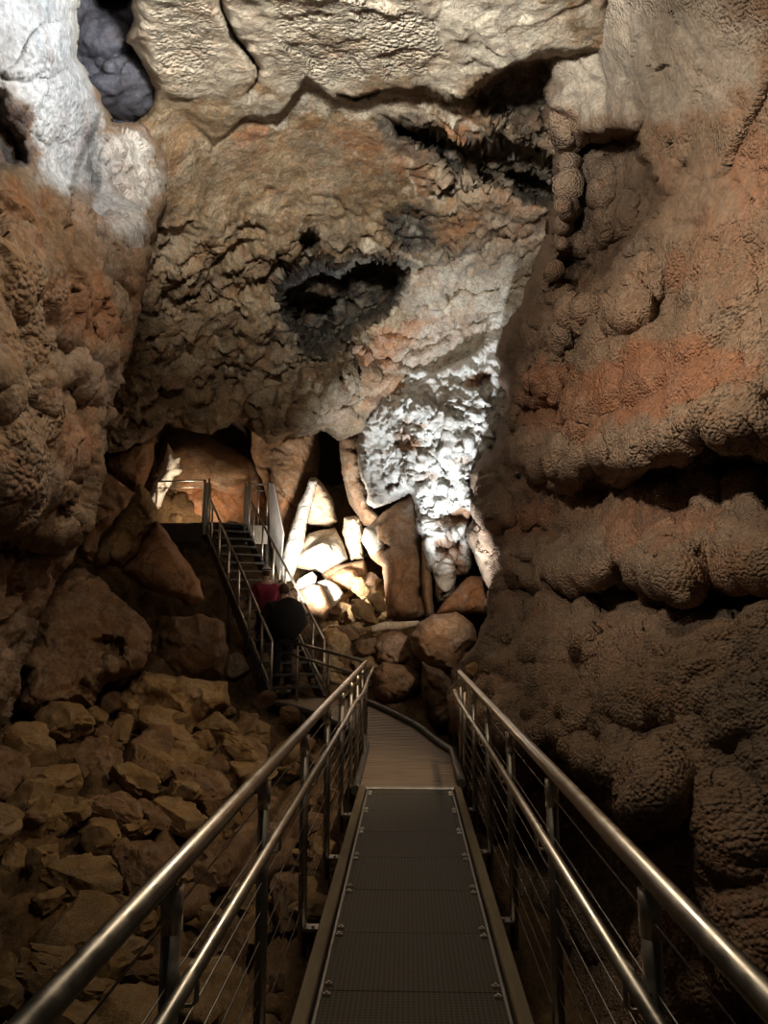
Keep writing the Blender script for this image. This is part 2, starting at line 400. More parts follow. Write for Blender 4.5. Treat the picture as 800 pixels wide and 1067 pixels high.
def hole(X, Y, D, cx, cy, rx, ry, amp, rot=0, soft=.35):
    q = np.dstack([X/9, Y/9, X*0]); X = X+4*fbm(q, 3)*min(rx, ry)/8; Y = Y+4*fbm(q+9, 3)*min(rx, ry)/8
    return D+amp*(1-sstep(1-soft, 1+soft, ell(X, Y, cx, cy, rx, ry, rot)))
def hole_poly(X, Y, D, poly, amp, soft=8, seed=0, jag=5):
    sd, _, _ = sdist(jag_poly(poly, jag, seed), X, Y); return D+amp*sstep(-soft*.3, soft, sd)
def crack(X, Y, D, pts, wpx, amp):
    d = np.full(X.shape, 1e9); wob = 14*fbm(np.dstack([X/26, Y/26, X*0]), 4); Y = Y+14*fbm(np.dstack([X/26, Y/26, X*0+9]), 4)*(amp < .3); wob = wob*(1 if amp < .3 else .25)
    for (ax, ay), (bx, by) in zip(pts[:-1], pts[1:]):
        ex, ey = bx-ax, by-ay; t = np.clip(((X+wob-ax)*ex+(Y-ay)*ey)/(ex*ex+ey*ey), 0, 1); d = np.minimum(d, np.hypot(X+wob-ax-t*ex, Y-ay-t*ey))
    return D+amp*np.clip(1-d/wpx, 0, 1)
def ledge(X, Y, D, rim, h, amp, under=.3, uh=40, seed=0, lobes=6.):
    rx = [p[0] for p in rim]; ry = [p[1] for p in rim]
    jx = lobes*np.abs(np.sin(X/17.+seed))+lobes*.8*pnoise(np.dstack([X/22, X*0+seed, X*0]))
    r = np.interp(X, rx, ry)+jx; dy = r-Y
    ex = sstep(rx[0]-25, rx[0]+20, X)*(1-sstep(rx[-1]-20, rx[-1]+25, X))
    t = np.clip(dy/h, 0, 1)
    up = amp*(1-t)**1.3*np.sqrt(np.clip(dy/14., 0, 1))*(dy > 0)
    dn = under*np.clip(-dy/5., 0, 1)*np.clip(1+dy/uh, 0, 1)*(dy <= 0)
    return D-up*ex+dn*ex

# ================================================================== THE CAVE
# ---- ceiling
def ceil_f(X, Y, D):
    # near slab: everything above the crest line hangs closer
    cx = [0, 120, 150, 175, 200, 222, 258, 290, 305, 320, 350, 380, 400, 445, 480, 500, 535, 565, 620]
    cy = [135, 132, 128, 112, 128, 150, 118, 122, 100, 82, 106, 101, 97, 92, 106, 88, 68, 58, 55]
    r = np.interp(X, cx, cy)+3*pnoise(np.dstack([X/15, X*0, X*0])); s = r-Y
    D = D-.55*sstep(-3, 6, s)*sstep(180, 330, X) -.25*sstep(-3, 25, s)*(1-sstep(180, 330, X))
    D = crack(X, Y, D, [(226, -20), (232, 12), (244, 38), (262, 60), (269, 72), (267, 84), (258, 96)], 5, 1.0)
    D = crack(X, Y, D, [(395, 95), (370, 102), (352, 98)], 3, .5)
    # recess bands and holes
    D = hole_poly(X, Y, D, [(485, 100), (500, 90), (530, 68), (572, 58), (575, 150), (560, 150), (530, 130), (500, 118)], 1.0, 8, 1)
    D = hole_poly(X, Y, D, [(395, 118), (430, 132), (470, 140), (505, 150), (560, 148), (582, 165), (580, 215), (560, 215), (520, 200), (500, 180), (465, 195), (450, 160), (410, 140)], 1.4, 7, 2)
    D = hole_poly(X, Y, D, [(520, 178), (560, 175), (580, 180), (580, 218), (545, 212)], 1.4, 8, 3)
    D = hole_poly(X, Y, D, [(400, 222), (430, 212), (448, 222), (450, 258), (420, 262), (402, 245)], .35, 7, 4)
    D = hole(X, Y, D, 320, 252, 12, 10, 1.6, 0, .3)
    D = hole_poly(X, Y, D, [(286, 305), (300, 285), (325, 268), (352, 275), (380, 268), (412, 270), (425, 285), (405, 325), (372, 345), (340, 372), (318, 372), (308, 345), (292, 330)], 2.2, 10, 5)
    D = hole_poly(X, Y, D, [(303, 312), (330, 298), (352, 312), (345, 345), (325, 355), (308, 340)], 2.0, 8, 6)
    D = hole(X, Y, D, 398, 268, 9, 5, -.4)
    D = hole_poly(X, Y, D, [(232, 452), (248, 437), (285, 418), (295, 420), (268, 442), (250, 460)], 2.0, 5, 7)
    D = hole(X, Y, D, 230, 398, 7, 12, .5, 30); D = hole(X, Y, D, 287, 400, 8, 5, .3)
    for (a, b, c, e, am) in ((335, 405, 34, 22, .35), (290, 430, 30, 22, .4), (335, 435, 30, 18, .4), (372, 385, 18, 22, .3), (200, 395, 30, 22, .2), (130, 405, 26, 24, .3), (150, 430, 26, 20, .35), (120, 445, 20, 22, .3), (180, 350, 30, 30, .2), (255, 350, 30, 40, .25), (350, 395, 20, 20, .3), (385, 300, 30, 14, .2)):
        D = dome(X, Y, D, a, b, c, e, am)
    for k, (a, b, c, e) in enumerate(((320, 350, 450, 395), (310, 372, 400, 378), (420, 330, 520, 300), (400, 350, 520, 330), (440, 280, 560, 240), (150, 300, 280, 200), (170, 330, 300, 260), (330, 200, 470, 260))):
        D = crack(X, Y, D, [(a, b), ((a+c)/2, (b+e)/2-6+12*(k % 2)), (c, e)], 4, .18)
    # the cool-tinted hollow at the top left
    return D
ceil_c = [(60, -40, 5.5), (300, -40, 5.6), (600, -40, 6.2), (60, 120, 7.0), (200, 110, 8.0), (300, 110, 8.6), (450, 100, 8.3), (560, 100, 8.0), (150, 260, 9.2), (300, 250, 10.5), (420, 230, 10.6), (560, 240, 10.5),
          (110, 430, 11.5), (200, 430, 13.0), (300, 440, 13.4), (350, 380, 13), (420, 400, 13.2), (500, 360, 13.2), (530, 300, 12.0), (600, 300, 11.5), (250, 330, 11.8), (600, 450, 13)]
ceil_poly = [(139, -70), (640, -70), (650, 200), (640, 420), (520, 430), (470, 430), (420, 425), (398, 412), (388, 430), (374, 450), (352, 456), (335, 446), (322, 458), (300, 452), (280, 460), (265, 448), (240, 440), (222, 452), (195, 448), (176, 440), (158, 458), (150, 462), (128, 470), (108, 470), (70, 500), (40, 400), (60, 200), (100, 150), (138, 130), (152, 117), (160, 93), (150, 68), (131, 46), (138, 18)]
def ceil_d(P, X, Y):
    up = 1-sstep(60, 130, Y)
    q = P*np.array([1.0, 1.0, 1.5])
    wp = np.stack([fbm(P*.8+5, 3), fbm(P*.8+15, 3), fbm(P*.8+25, 3)], -1)
    pit = np.clip(fbm(P*1.3+40, 4)-.16, 0, 1)*1.6+np.clip(ridged(P*.8+60, 3)-.72, 0, 1)*.8
    c35, s35 = math.cos(.6), math.sin(.6)
    ax = np.stack([P[..., 0]*c35+P[..., 2]*s35, P[..., 1], (-P[..., 0]*s35+P[..., 2]*c35)*2.6], -1)     # bedding dips to the left
    rough = .34*fbm(P*.55, 5, .55)+.20*broken(ax*.8+wp*1.6, .8)+.10*broken(ax+wp*1.4+7, .36)+.08*ridged(ax*1.5+wp, 4)+.06*broken(P+wp*.6, .15)-pit
    stri = .22*fbm(P*.7, 5, .55)+.10*ridged(ax*1.6+wp*1.5, 5, .6)+.10*broken(ax+wp*1.8+9, .5)+.05*broken(ax+wp, .18)
    kno = .20*domes(P+wp*.8, .55)+.10*domes(P+wp*.6+4, .24)+.08*ridged(P*2.2, 4)+.05*broken(P+wp, .14)
    sm = .22*fbm(P*.8, 5)+.035*broken(ax+wp*2, .9)+.025*ridged(P*1.6, 4)
    wr = sstep(400, 470, X+(Y-250)*.3)*sstep(190, 230, Y); wk = sstep(385, 410, Y+.15*(X-300))*sstep(230, 270, X)*(1-sstep(395, 430, X))
    ws = (1-sstep(185, 280, Y+20*pnoise(np.dstack([X/40, Y/40, X*0]))))*(1-sstep(400, 470, X))
    rough = rough*(1-wr)+stri*wr; rough = rough*(1-wk)+kno*wk; rough = rough*(1-ws)+sm*ws
    smooth = .12*fbm(P*.9, 4)+.035*ridged(P*2.2, 5, .6)+.02*fbm(P*9, 3)+.04*broken(ax+wp, .7)
    return rough*(1-up)+smooth*up
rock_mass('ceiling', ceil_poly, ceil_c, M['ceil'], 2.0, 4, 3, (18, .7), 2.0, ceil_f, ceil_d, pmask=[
    ([(286, 305), (300, 285), (325, 268), (352, 275), (380, 268), (412, 262), (432, 275), (425, 300), (405, 325), (372, 345), (340, 372), (318, 372), (308, 345), (292, 330)], 'B', .85, 8, 0),  # shade of the deep pocket painted into the stone as a dark fill
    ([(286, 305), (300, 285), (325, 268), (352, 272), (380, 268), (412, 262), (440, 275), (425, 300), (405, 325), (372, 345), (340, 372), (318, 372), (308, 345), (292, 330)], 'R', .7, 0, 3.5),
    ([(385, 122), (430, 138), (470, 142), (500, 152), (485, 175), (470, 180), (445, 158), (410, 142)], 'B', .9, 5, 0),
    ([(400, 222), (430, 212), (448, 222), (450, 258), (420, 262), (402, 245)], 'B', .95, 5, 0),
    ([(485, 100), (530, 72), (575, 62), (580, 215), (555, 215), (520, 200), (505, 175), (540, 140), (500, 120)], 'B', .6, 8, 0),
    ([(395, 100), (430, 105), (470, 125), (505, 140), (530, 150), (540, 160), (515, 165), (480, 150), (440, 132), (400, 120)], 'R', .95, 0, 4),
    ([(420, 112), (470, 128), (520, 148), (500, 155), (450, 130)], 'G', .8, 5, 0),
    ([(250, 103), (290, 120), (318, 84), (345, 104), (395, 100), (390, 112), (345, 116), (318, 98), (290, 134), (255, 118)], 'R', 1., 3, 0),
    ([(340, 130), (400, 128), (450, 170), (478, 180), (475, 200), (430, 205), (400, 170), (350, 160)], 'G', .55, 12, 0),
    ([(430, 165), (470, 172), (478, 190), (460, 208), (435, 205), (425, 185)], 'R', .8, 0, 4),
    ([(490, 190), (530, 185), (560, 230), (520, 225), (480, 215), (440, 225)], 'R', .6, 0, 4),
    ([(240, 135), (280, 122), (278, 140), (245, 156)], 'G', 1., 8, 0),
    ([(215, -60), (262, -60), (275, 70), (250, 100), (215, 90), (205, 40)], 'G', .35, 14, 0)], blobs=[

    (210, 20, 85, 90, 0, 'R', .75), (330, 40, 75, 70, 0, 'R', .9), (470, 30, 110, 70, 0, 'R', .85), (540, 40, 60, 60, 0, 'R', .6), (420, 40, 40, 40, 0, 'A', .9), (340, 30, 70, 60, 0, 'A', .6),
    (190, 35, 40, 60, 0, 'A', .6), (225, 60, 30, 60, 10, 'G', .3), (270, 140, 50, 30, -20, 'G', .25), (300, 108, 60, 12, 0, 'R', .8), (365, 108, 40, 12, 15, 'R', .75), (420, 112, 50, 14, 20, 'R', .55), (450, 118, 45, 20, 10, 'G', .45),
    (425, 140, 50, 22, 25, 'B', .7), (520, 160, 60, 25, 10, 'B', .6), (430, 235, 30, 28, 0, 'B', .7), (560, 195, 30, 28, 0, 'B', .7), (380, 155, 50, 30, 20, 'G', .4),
    (340, 315, 55, 45, -15, 'B', 1.0), (395, 290, 35, 22, -15, 'B', .8), (520, 230, 60, 30, 0, 'G', .6), (530, 260, 50, 50, 0, 'R', .45), (490, 300, 70, 55, -30, 'R', .5), (430, 355, 60, 24, -15, 'G', .8), (520, 330, 40, 50, 0, 'R', .6), (500, 200, 60, 20, 20, 'R', .4),  # first two dark blobs also paint the pocket's shade
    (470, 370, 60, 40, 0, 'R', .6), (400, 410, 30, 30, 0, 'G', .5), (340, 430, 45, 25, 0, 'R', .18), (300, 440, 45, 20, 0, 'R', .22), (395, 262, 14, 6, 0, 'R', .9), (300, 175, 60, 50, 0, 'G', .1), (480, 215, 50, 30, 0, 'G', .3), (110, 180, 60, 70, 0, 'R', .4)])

# ---- hollow top left (dark grey lobe, cool light's blue painted into the stone)
def hollow_d(P, X, Y): return .12*fbm(P*1.6, 5, .6)+.03*ridged(P*5, 4)+.02*domes(P, .08)
rock_mass('wall_left', [(30, -90), (210, -90), (215, 60), (205, 150), (150, 190), (90, 200), (30, 160)],
          [(40, -70, 7.4), (210, -70, 7.4), (40, 190, 9.4), (210, 180, 9.4), (110, 60, 7.6)], M['slate'], 2.2, 2, 9, (22, .5), .8,
          lambda X, Y, D: dome(X, Y, dome(X, Y, dome(X, Y, hole(X, Y, D, 118, 2, 18, 7, 1.0), 108, 40, 30, 30, .2), 128, 88, 34, 34, .3), 100, 90, 30, 30, .2), hollow_d)

# ---- left wall
def left_f(X, Y, D):
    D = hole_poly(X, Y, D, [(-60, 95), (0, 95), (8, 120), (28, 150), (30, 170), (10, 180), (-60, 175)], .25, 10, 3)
    D = hole(X, Y, D, 115, 297, 6, 9, .5, 0, .3); D = hole(X, Y, D, 38, 372, 9, 8, .35); D = hole(X, Y, D, 25, 305, 10, 14, .25, 40)
    D = hole_poly(X, Y, D, [(62, 405), (80, 402), (100, 415), (92, 432), (76, 428)], .45, 6, 4)
    D = hole_poly(X, Y, D, [(-60, 560), (0, 546), (40, 552), (75, 560), (95, 566), (70, 572), (40, 582), (-60, 590)], .5, 10, 5)
    D = ledge(X, Y, D, [(-60, 545), (0, 548), (40, 555), (80, 562), (110, 570)], 130, .5, .6, 60, 2, 3)
    D = ledge(X, Y, D, [(48, 356), (80, 360), (112, 372)], 40, .12, .12, 20, 2, 2)
    for (a, b, c, e, am) in ((85, 385, 40, 30, .22), (50, 330, 30, 30, .15), (20, 395, 40, 36, .2), (10, 270, 40, 50, .2), (105, 320, 24, 30, .12), (30, 480, 50, 60, .2), (90, 500, 30, 60, .15), (60, 90, 55, 60, .12), (30, 30, 55, 60, .12), (135, 200, 40, 60, .15), (15, 460, 20, 30, .1)):
        D = dome(X, Y, D, a, b, c, e, am)
    # the pale lobe stands in front of the blue textured face beside it
    xe = np.interp(Y, [-60, 0, 60, 108, 140, 165, 200, 240], [80, 82, 78, 106, 92, 80, 68, 55]); D = D+.9*sstep(-2, 4, X-xe)*(1-sstep(190, 250, Y))
    return D
def left_d(P, X, Y):
    up = 1-sstep(170, 240, Y)
    wp = np.stack([fbm(P*1.1+5, 3), fbm(P*1.1+15, 3), fbm(P*1.1+25, 3)], -1)*.3
    lob = .17*domes(P+wp*.6, .48)+.06*domes(P+wp*.5+3, .19)+.09*broken(P+wp, .5)-.25*np.clip(fbm(P*2.2+30, 3)-.22, 0, 1)*2+.16*fbm(P*.9, 5)+.03*facets(P+wp*.5, .2)+.012*domes(P, .05)
    fl = sstep(100, 125, X-.25*(130-Y)); tex = .06*fbm(P*1.2, 4)+(1-fl)*(.02*ridged(P*7, 3, .6)+.015*domes(P, .06))+fl*(.16*broken(P+wp, .4)+.09*broken(P+wp, .17)+.04*ridged(P*4, 3))
    return tex*up+lob*(1-up)
rock_mass('wall_left', [(-160, -80), (82, -80), (82, 30), (79, 60), (98, 88), (107, 108), (120, 128), (150, 128), (170, 150), (176, 178), (173, 205), (160, 235), (150, 280), (143, 320), (132, 365), (118, 410), (110, 445), (107, 490), (93, 540), (80, 572), (58, 600), (42, 635), (32, 670), (15, 725), (0, 752), (-40, 800), (-160, 900)],
          [(-160, -80, 3.6), (80, -80, 4.8), (-160, 200, 3.3), (0, 100, 4.3), (80, 100, 5.2), (165, 170, 6.6), (0, 300, 4.0), (150, 280, 6.6), (-160, 500, 3.2), (0, 500, 4.1), (100, 480, 6.3), (120, 400, 6.4), (0, 740, 5.6), (50, 610, 6.2), (-160, 850, 4.3), (60, 300, 4.9), (50, 480, 5.0)],
          M['left'], 2.0, 3, 5, (26, .9), 1.5, left_f, left_d, pop=.15, blobs=[
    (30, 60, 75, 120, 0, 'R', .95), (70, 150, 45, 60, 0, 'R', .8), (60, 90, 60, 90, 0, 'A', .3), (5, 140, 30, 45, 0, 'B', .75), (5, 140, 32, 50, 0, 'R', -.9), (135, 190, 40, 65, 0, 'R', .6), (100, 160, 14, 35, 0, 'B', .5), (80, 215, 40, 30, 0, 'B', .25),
    (10, 210, 35, 25, 0, 'G', .45), (75, 320, 45, 40, 20, 'G', .5), (110, 350, 25, 20, 20, 'G', .55), (45, 300, 30, 20, 0, 'G', .4), (85, 390, 35, 28, 10, 'R', .35), (60, 460, 24, 30, 0, 'G', .45), (20, 500, 30, 60, 0, 'B', .25), (10, 470, 30, 80, 0, 'A', .8), (10, 330, 35, 60, 0, 'A', .8), (80, 500, 40, 80, 0, 'R', .15), (20, 600, 60, 40, 0, 'G', .3)])

# ---- right wall
RWL = [(575, -80), (573, -30), (574, 10), (570, 60), (566, 90), (568, 120), (574, 150), (583, 185), (577, 205), (574, 225), (570, 250), (562, 268), (549, 290), (542, 318), (526, 342), (519, 370), (527, 400), (528, 412), (521, 436), (513, 466), (494, 488), (488, 498), (493, 520), (495, 532), (488, 548), (485, 560), (497, 585), (507, 605), (510, 640), (500, 668), (487, 685), (478, 702), (472, 730), (468, 765), (474, 810), (482, 850), (500, 920), (530, 1000), (560, 1120)]
def right_f(X, Y, D):
    # arch-shaped hollow
    D = hole_poly(X, Y, D, [(586, 150), (596, 136), (640, 132), (672, 125), (678, 150), (690, 178), (704, 200), (700, 225), (660, 262), (636, 295), (600, 320), (570, 300), (585, 250), (588, 190)], 1.15, 12, 2)
    D = hole_poly(X, Y, D, [(592, 142), (672, 128), (676, 150), (640, 158), (600, 172)], .3, 8, 3)
    for (a, b, c, e, am) in ((592, 205, 22, 18, .3), (586, 222, 14, 14, .2), (620, 190, 22, 22, .3), (640, 220, 26, 24, .25), (610, 240, 30, 26, .3), (590, 265, 24, 22, .3), (570, 290, 24, 24, .25), (605, 305, 20, 26, .35), (600, 330, 18, 22, .3), (563, 335, 26, 26, .35), (548, 365, 26, 26, .3), (560, 400, 24, 26, .3), (575, 385, 18, 26, .2), (585, 345, 18, 24, .2), (668, 300, 30, 30, .3), (655, 320, 26, 22, .25), (545, 395, 18, 22, .25), (536, 425, 14, 24, .2)):
        D = dome(X, Y, D, a, b, c, e, am)
    D = crack(X, Y, D, [(805, 85), (790, 120), (775, 150), (762, 180), (757, 186)], 5, .3)
    D = crack(X, Y, D, [(700, 140), (705, 165), (725, 190), (755, 185), (775, 195), (788, 210)], 3, .08)
    # ledge 1
    D = ledge(X, Y, D, [(545, 470), (565, 486), (595, 490), (625, 475), (650, 486), (672, 478), (700, 462), (720, 460), (745, 440), (775, 452), (830, 455), (900, 460)], 190, .85, .6, 90, 1, 12)
    D = hole_poly(X, Y, D, [(600, 500), (660, 498), (720, 478), (760, 468), (900, 475), (900, 530), (800, 505), (740, 500), (680, 512), (640, 530), (605, 525)], .35, 14, 5)
    # ledge 2
    D = ledge(X, Y, D, [(520, 560), (540, 598), (570, 600), (600, 606), (620, 598), (650, 588), (680, 602), (700, 612), (720, 620)], 80, .62, .6, 60, 3, 9)
    D = hole_poly(X, Y, D, [(595, 612), (640, 600), (672, 612), (682, 630), (660, 645), (620, 645), (598, 630)], .5, 10, 6)
    D = ledge(X, Y, D, [(500, 535), (515, 545), (550, 540), (570, 545)], 50, .4, .3, 30, 5, 4)
    # ledge 3 right with cavity
    D = ledge(X, Y, D, [(690, 625), (730, 610), (760, 606), (800, 598), (900, 590)], 90, .4, .5, 50, 4, 5)
    D = hole_poly(X, Y, D, [(735, 628), (760, 614), (820, 598), (900, 600), (900, 650), (800, 648), (780, 635)], .5, 8, 7)
    # lower apron and hanging lobes
    D = ledge(X, Y, D, [(470, 740), (500, 752), (530, 762), (560, 770), (590, 778), (612, 800), (640, 812), (655, 848), (672, 850), (700, 850)], 170, .7, .7, 150, 7, 10)
    D = hole_poly(X, Y, D, [(560, 800), (600, 800), (640, 826), (655, 850), (690, 870), (680, 930), (690, 1100), (560, 1100), (500, 900), (520, 850)], .7, 18, 8)
    for (a, b, c, e, am) in ((520, 645, 26, 34, .35), (580, 650, 45, 40, .35), (622, 668, 24, 20, .3), (645, 795, 22, 34, .35), (680, 830, 30, 44, .45), (560, 735, 60, 44, .2), (700, 700, 70, 60, .25), (720, 660, 40, 30, .15), (640, 730, 50, 40, .15), (540, 560, 30, 24, .2), (525, 600, 22, 24, .2), (515, 530, 20, 24, .2), (600, 468, 34, 26, .2), (650, 462, 30, 26, .2), (770, 440, 45, 24, .2), (570, 470, 26, 24, .2), (690, 590, 40, 22, .15), (720, 560, 60, 24, .12), (740, 880, 50, 60, .25), (770, 990, 60, 60, .25), (640, 940, 40, 60, .2), (520, 700, 30, 30, .2)):
        D = dome(X, Y, D, a, b, c, e, am)
    return D
def right_d(P, X, Y):
    wp = np.stack([fbm(P*1.3+5, 3), fbm(P*1.3+15, 3), fbm(P*1.3+25, 3)], -1)*.35
    up = (1-sstep(120, 260, Y))*sstep(590, 640, X); lo = sstep(560, 640, Y)
    k = 1-.65*up; le = 1-sstep(560, 680, X)
    d = .13*fbm(P*.8, 4)+le*(.40*(domes(P*np.array([1, .6, 1])+wp, .75)-.62)+.14*(domes(P+wp*1.2+3, .34)-.5))+k*(.16*domes(P+wp*.7, .42)+.05*domes(P+wp*.4+9, .15))+.015*fbm(P*7, 3)
    d = d+lo*(.03*ridged(P*4, 4, .6)+.04*domes(P+wp*.3, .09)*sstep(640, 720, X))+up*.07*broken(P+wp, .5)
    return d
rock_mass('wall_right', RWL+[(980, 1120), (980, -80)],
          [(580, -80, 6.8), (700, -80, 5.0), (980, -80, 3.4), (575, 120, 8.2), (700, 100, 5.9), (980, 100, 3.7), (570, 250, 9.0), (680, 260, 6.5), (800, 250, 4.8), (980, 280, 3.6), (530, 380, 10.5), (620, 380, 7.6), (740, 380, 5.4), (980, 420, 3.6), (500, 500, 11.8), (600, 520, 8.2), (740, 520, 5.5), (980, 540, 3.7), (500, 600, 11.4), (600, 620, 7.8), (740, 620, 5.2), (980, 640, 3.5), (480, 700, 9.9), (600, 740, 6.2), (740, 720, 4.4), (980, 740, 3.2), (470, 800, 9.0), (560, 900, 6.8), (740, 860, 3.9), (980, 880, 2.9), (560, 1100, 5.2), (740, 1100, 3.5), (980, 1100, 2.6)],
          M['right'], 2.1, 5, 8, (22, 1.0), 1.5, right_f, right_d, pop=.9, blobs=[
    (680, 50, 130, 90, 0, 'R', .6), (650, 50, 70, 60, 0, 'B', .15), (760, 260, 70, 50, -30, 'G', .35), (690, 400, 90, 45, -10, 'G', .75), (600, 420, 60, 45, 10, 'G', .6), (745, 395, 70, 30, 0, 'G', .6), (770, 300, 60, 60, 0, 'R', .12), (720, 285, 30, 20, 0, 'G', .5),
    (600, 520, 60, 40, 0, 'G', .35), (690, 550, 70, 30, 0, 'G', .5), (550, 545, 40, 22, -20, 'G', .6), (640, 680, 70, 40, 0, 'G', .3), (760, 600, 60, 30, 0, 'G', .4), (635, 215, 60, 85, 0, 'B', .35), (790, 180, 30, 60, 0, 'G', .5),
    (760, 990, 90, 160, 0, 'G', .35), (600, 950, 50, 120, 0, 'B', .45), (800, 760, 60, 100, 0, 'B', .4), (770, 630, 50, 24, 0, 'B', .6), (720, 860, 50, 60, 0, 'B', .3), (690, 75, 120, 75, 0, 'A', -.7), (720, 200, 80, 50, 0, 'A', -.8), (640, 470, 120, 25, 0, 'R', .18), (610, 585, 100, 22, 0, 'R', .18), (560, 760, 80, 40, 0, 'R', .12)])

# ---- back wall
rock_mass('wall_back', [(20, 380), (640, 380), (640, 840), (20, 840)],
          [(20, 380, 15.5), (160, 400, 19), (300, 400, 22), (400, 400, 22.5), (640, 400, 19), (20, 840, 13.5), (200, 760, 18.5), (300, 760, 21.5), (640, 840, 17), (110, 600, 16), (220, 600, 21)],
          M['brown'], 3.2, 0, 2, (0, 0), 1.0, None, lambda P, X, Y: .45*fbm(P*.5, 4)+.5*facets(P, 1.3)+.2*facets(P+4, .5), blobs=[(400, 500, 60, 80, 0, 'B', .4)])

# ---- floor : a real height field
def zfloor(x, y):
    x = np.asarray(x, float); y = np.asarray(y, float)
    z = -.95+.15*(np.clip(y, 0, 11)-4.5)
    z = z-.35*sstep(.2, 1.2, x)+.0*x
    z = z+.10*np.clip(y-10.8, 0, None)**2*.9*sstep(-3.2, -1.2, x)+.09*np.clip(y-11.5, 0, None)**2*(1-sstep(-3.2, -1.2, x))
    z = z+.28*np.clip(-x-1.6, 0, None)**1.2*sstep(2, 5, y)
    q = np.stack([x*.8, y*.8, x*0], -1)
    hide = (1-sstep(.4, .8, np.abs(x)))*(1-sstep(10.5, 12, y))
    return z-.25*hide+.18*fbm(q, 4)
gx = np.linspace(-7.5, 4.5, 200); gy = np.linspace(-2.5, 18.5, 300); GX, GY = np.meshgrid(gx, gy); GZ = zfloor(GX, GY)
FP3 = np.dstack([GX, GY, GZ]); FP3[..., 2] += .30*facets(FP3*np.array([1, 1, 1.2]), .5)+.16*facets(FP3+3, .22)-.12+.03*fbm(FP3*6, 3)
nyy, nxx = GX.shape; I = np.arange(nyy*nxx).reshape(nyy, nxx)
ff = np.column_stack([I[:-1, :-1].ravel(), I[:-1, 1:].ravel(), I[1:, 1:].ravel(), I[1:, :-1].ravel()]).tolist()
fl = mesh_obj('floor', FP3.reshape(-1, 3), ff, M['floor'], mask=np.zeros((nyy*nxx, 4))); tag(fl, kind='structure')

# ================================================================== FORMATIONS AND BOULDERS
def rough_d(a=.1, s=.5):
    def f(P, X, Y):
        wp = np.stack([fbm(P*1.5+5, 3), fbm(P*1.5+15, 3), fbm(P*1.5+25, 3)], -1)*.2
        return a*(fbm(P/s*.6, 4)+1.1*broken(P+wp, s)+.7*broken(P+wp+5, s*.4)+.3*ridged(P*3/s*.5, 4))
    return f
def calc_f(X, Y, D):
    xe = np.interp(Y, [380, 430, 470, 500, 530], [404, 410, 422, 428, 436]); D = D+.55*(1-sstep(-6, 6, X-xe))*(Y < 540)
    D = hole_poly(X, Y, D, [(455, 530), (480, 528), (487, 540), (470, 560), (455, 550)], .5, 6, 1)
    D = hole_poly(X, Y, D, [(470, 560), (482, 556), (480, 580), (470, 575)], .6, 4, 2)
    D = hole(X, Y, D, 462, 572, 8, 6, .5); D = hole(X, Y, D, 474, 588, 6, 7, .5); D = hole(X, Y, D, 410, 505, 8, 4, .4, -20)
    D = hole(X, Y, D, 420, 463, 10, 7, .25); D = hole(X, Y, D, 505, 395, 9, 6, .3, -30); D = hole(X, Y, D, 500, 360, 12, 5, .4, -40)
    for (a, b, c, e, am) in ((430, 425, 22, 14, .3), (455, 440, 22, 16, .35), (485, 420, 26, 22, .3), (500, 450, 22, 26, .3), (435, 455, 16, 10, .3), (430, 470, 14, 8, .3), (470, 470, 26, 18, .35), (445, 490, 20, 12, .3), (480, 500, 18, 20, .3), (455, 515, 18, 14, .3), (440, 510, 9, 7, .3), (465, 600, 10, 14, .25), (450, 560, 8, 26, .25), (490, 590, 5, 16, .2), (420, 500, 20, 14, .2)):
        D = dome(X, Y, D, a, b, c, e, am*.8)
    return D
def calc_d(P, X, Y):
    wp = np.stack([fbm(P*1.5+5, 3), fbm(P*1.5+15, 3), fbm(P*1.5+25, 3)], -1)*.3
    dr = sstep(500, 560, Y)
    return .14*fbm(P*1.2, 5, .6)+.05*domes((P+wp*1.5)*np.array([1, 1, 1.8]), .5)+.14*broken((P+wp*1.5)*np.array([1, 1, 1.7]), .45)+.12*broken((P+wp*1.3)*np.array([1, 1, 1.5])+4, .18)+.09*ridged(P*2.8, 4, .6)+dr*.08*ridged(P*np.array([6, 6, 1.2]), 3)
rock_mass('calcite_curtain', [(386, 425), (398, 412), (404, 396), (425, 380), (455, 384), (485, 372), (503, 352), (510, 320), (530, 318), (560, 300), (560, 480), (516, 470), (501, 488), (490, 499), (496, 520), (497, 532), (489, 547), (491, 570), (493, 588), (486, 597), (476, 600), (472, 612), (468, 622), (456, 628), (452, 618), (450, 600), (443, 592), (440, 560), (434, 548), (432, 524), (428, 512), (415, 520), (400, 526), (391, 530), (383, 522), (378, 500), (374, 480), (371, 462), (374, 450)],
          [(386, 425, 13.6), (510, 330, 12.6), (560, 400, 12.9), (380, 520, 13.9), (440, 450, 13.2), (500, 480, 13.2), (440, 560, 13.3), (470, 620, 13.4), (490, 540, 13.3)],
          M['calcite'], 1.3, 2.5, 4, (9, .7), .8, calc_f, calc_d, thing=('white calcite curtain hanging from the ceiling and tapering to ragged drips', 'rock formation'),
          blobs=[(478, 537, 14, 12, 0, 'G', .9), (425, 465, 14, 7, 0, 'G', .8), (418, 455, 12, 8, 0, 'G', .6), (500, 395, 16, 8, -20, 'G', .8), (480, 480, 14, 6, 0, 'G', .5), (410, 505, 10, 5, -20, 'G', .8), (470, 570, 18, 14, 0, 'G', .7), (445, 495, 12, 5, 0, 'G', .5), (440, 440, 14, 6, -20, 'G', .5), (455, 620, 14, 14, 0, 'G', .3), (462, 545, 10, 12, 0, 'G', .5), (425, 440, 10, 8, 0, 'G', .45), (515, 350, 20, 16, 0, 'G', .25), (440, 475, 12, 5, -20, 'G', .6), (475, 590, 10, 10, 0, 'G', .7)], warp=5)
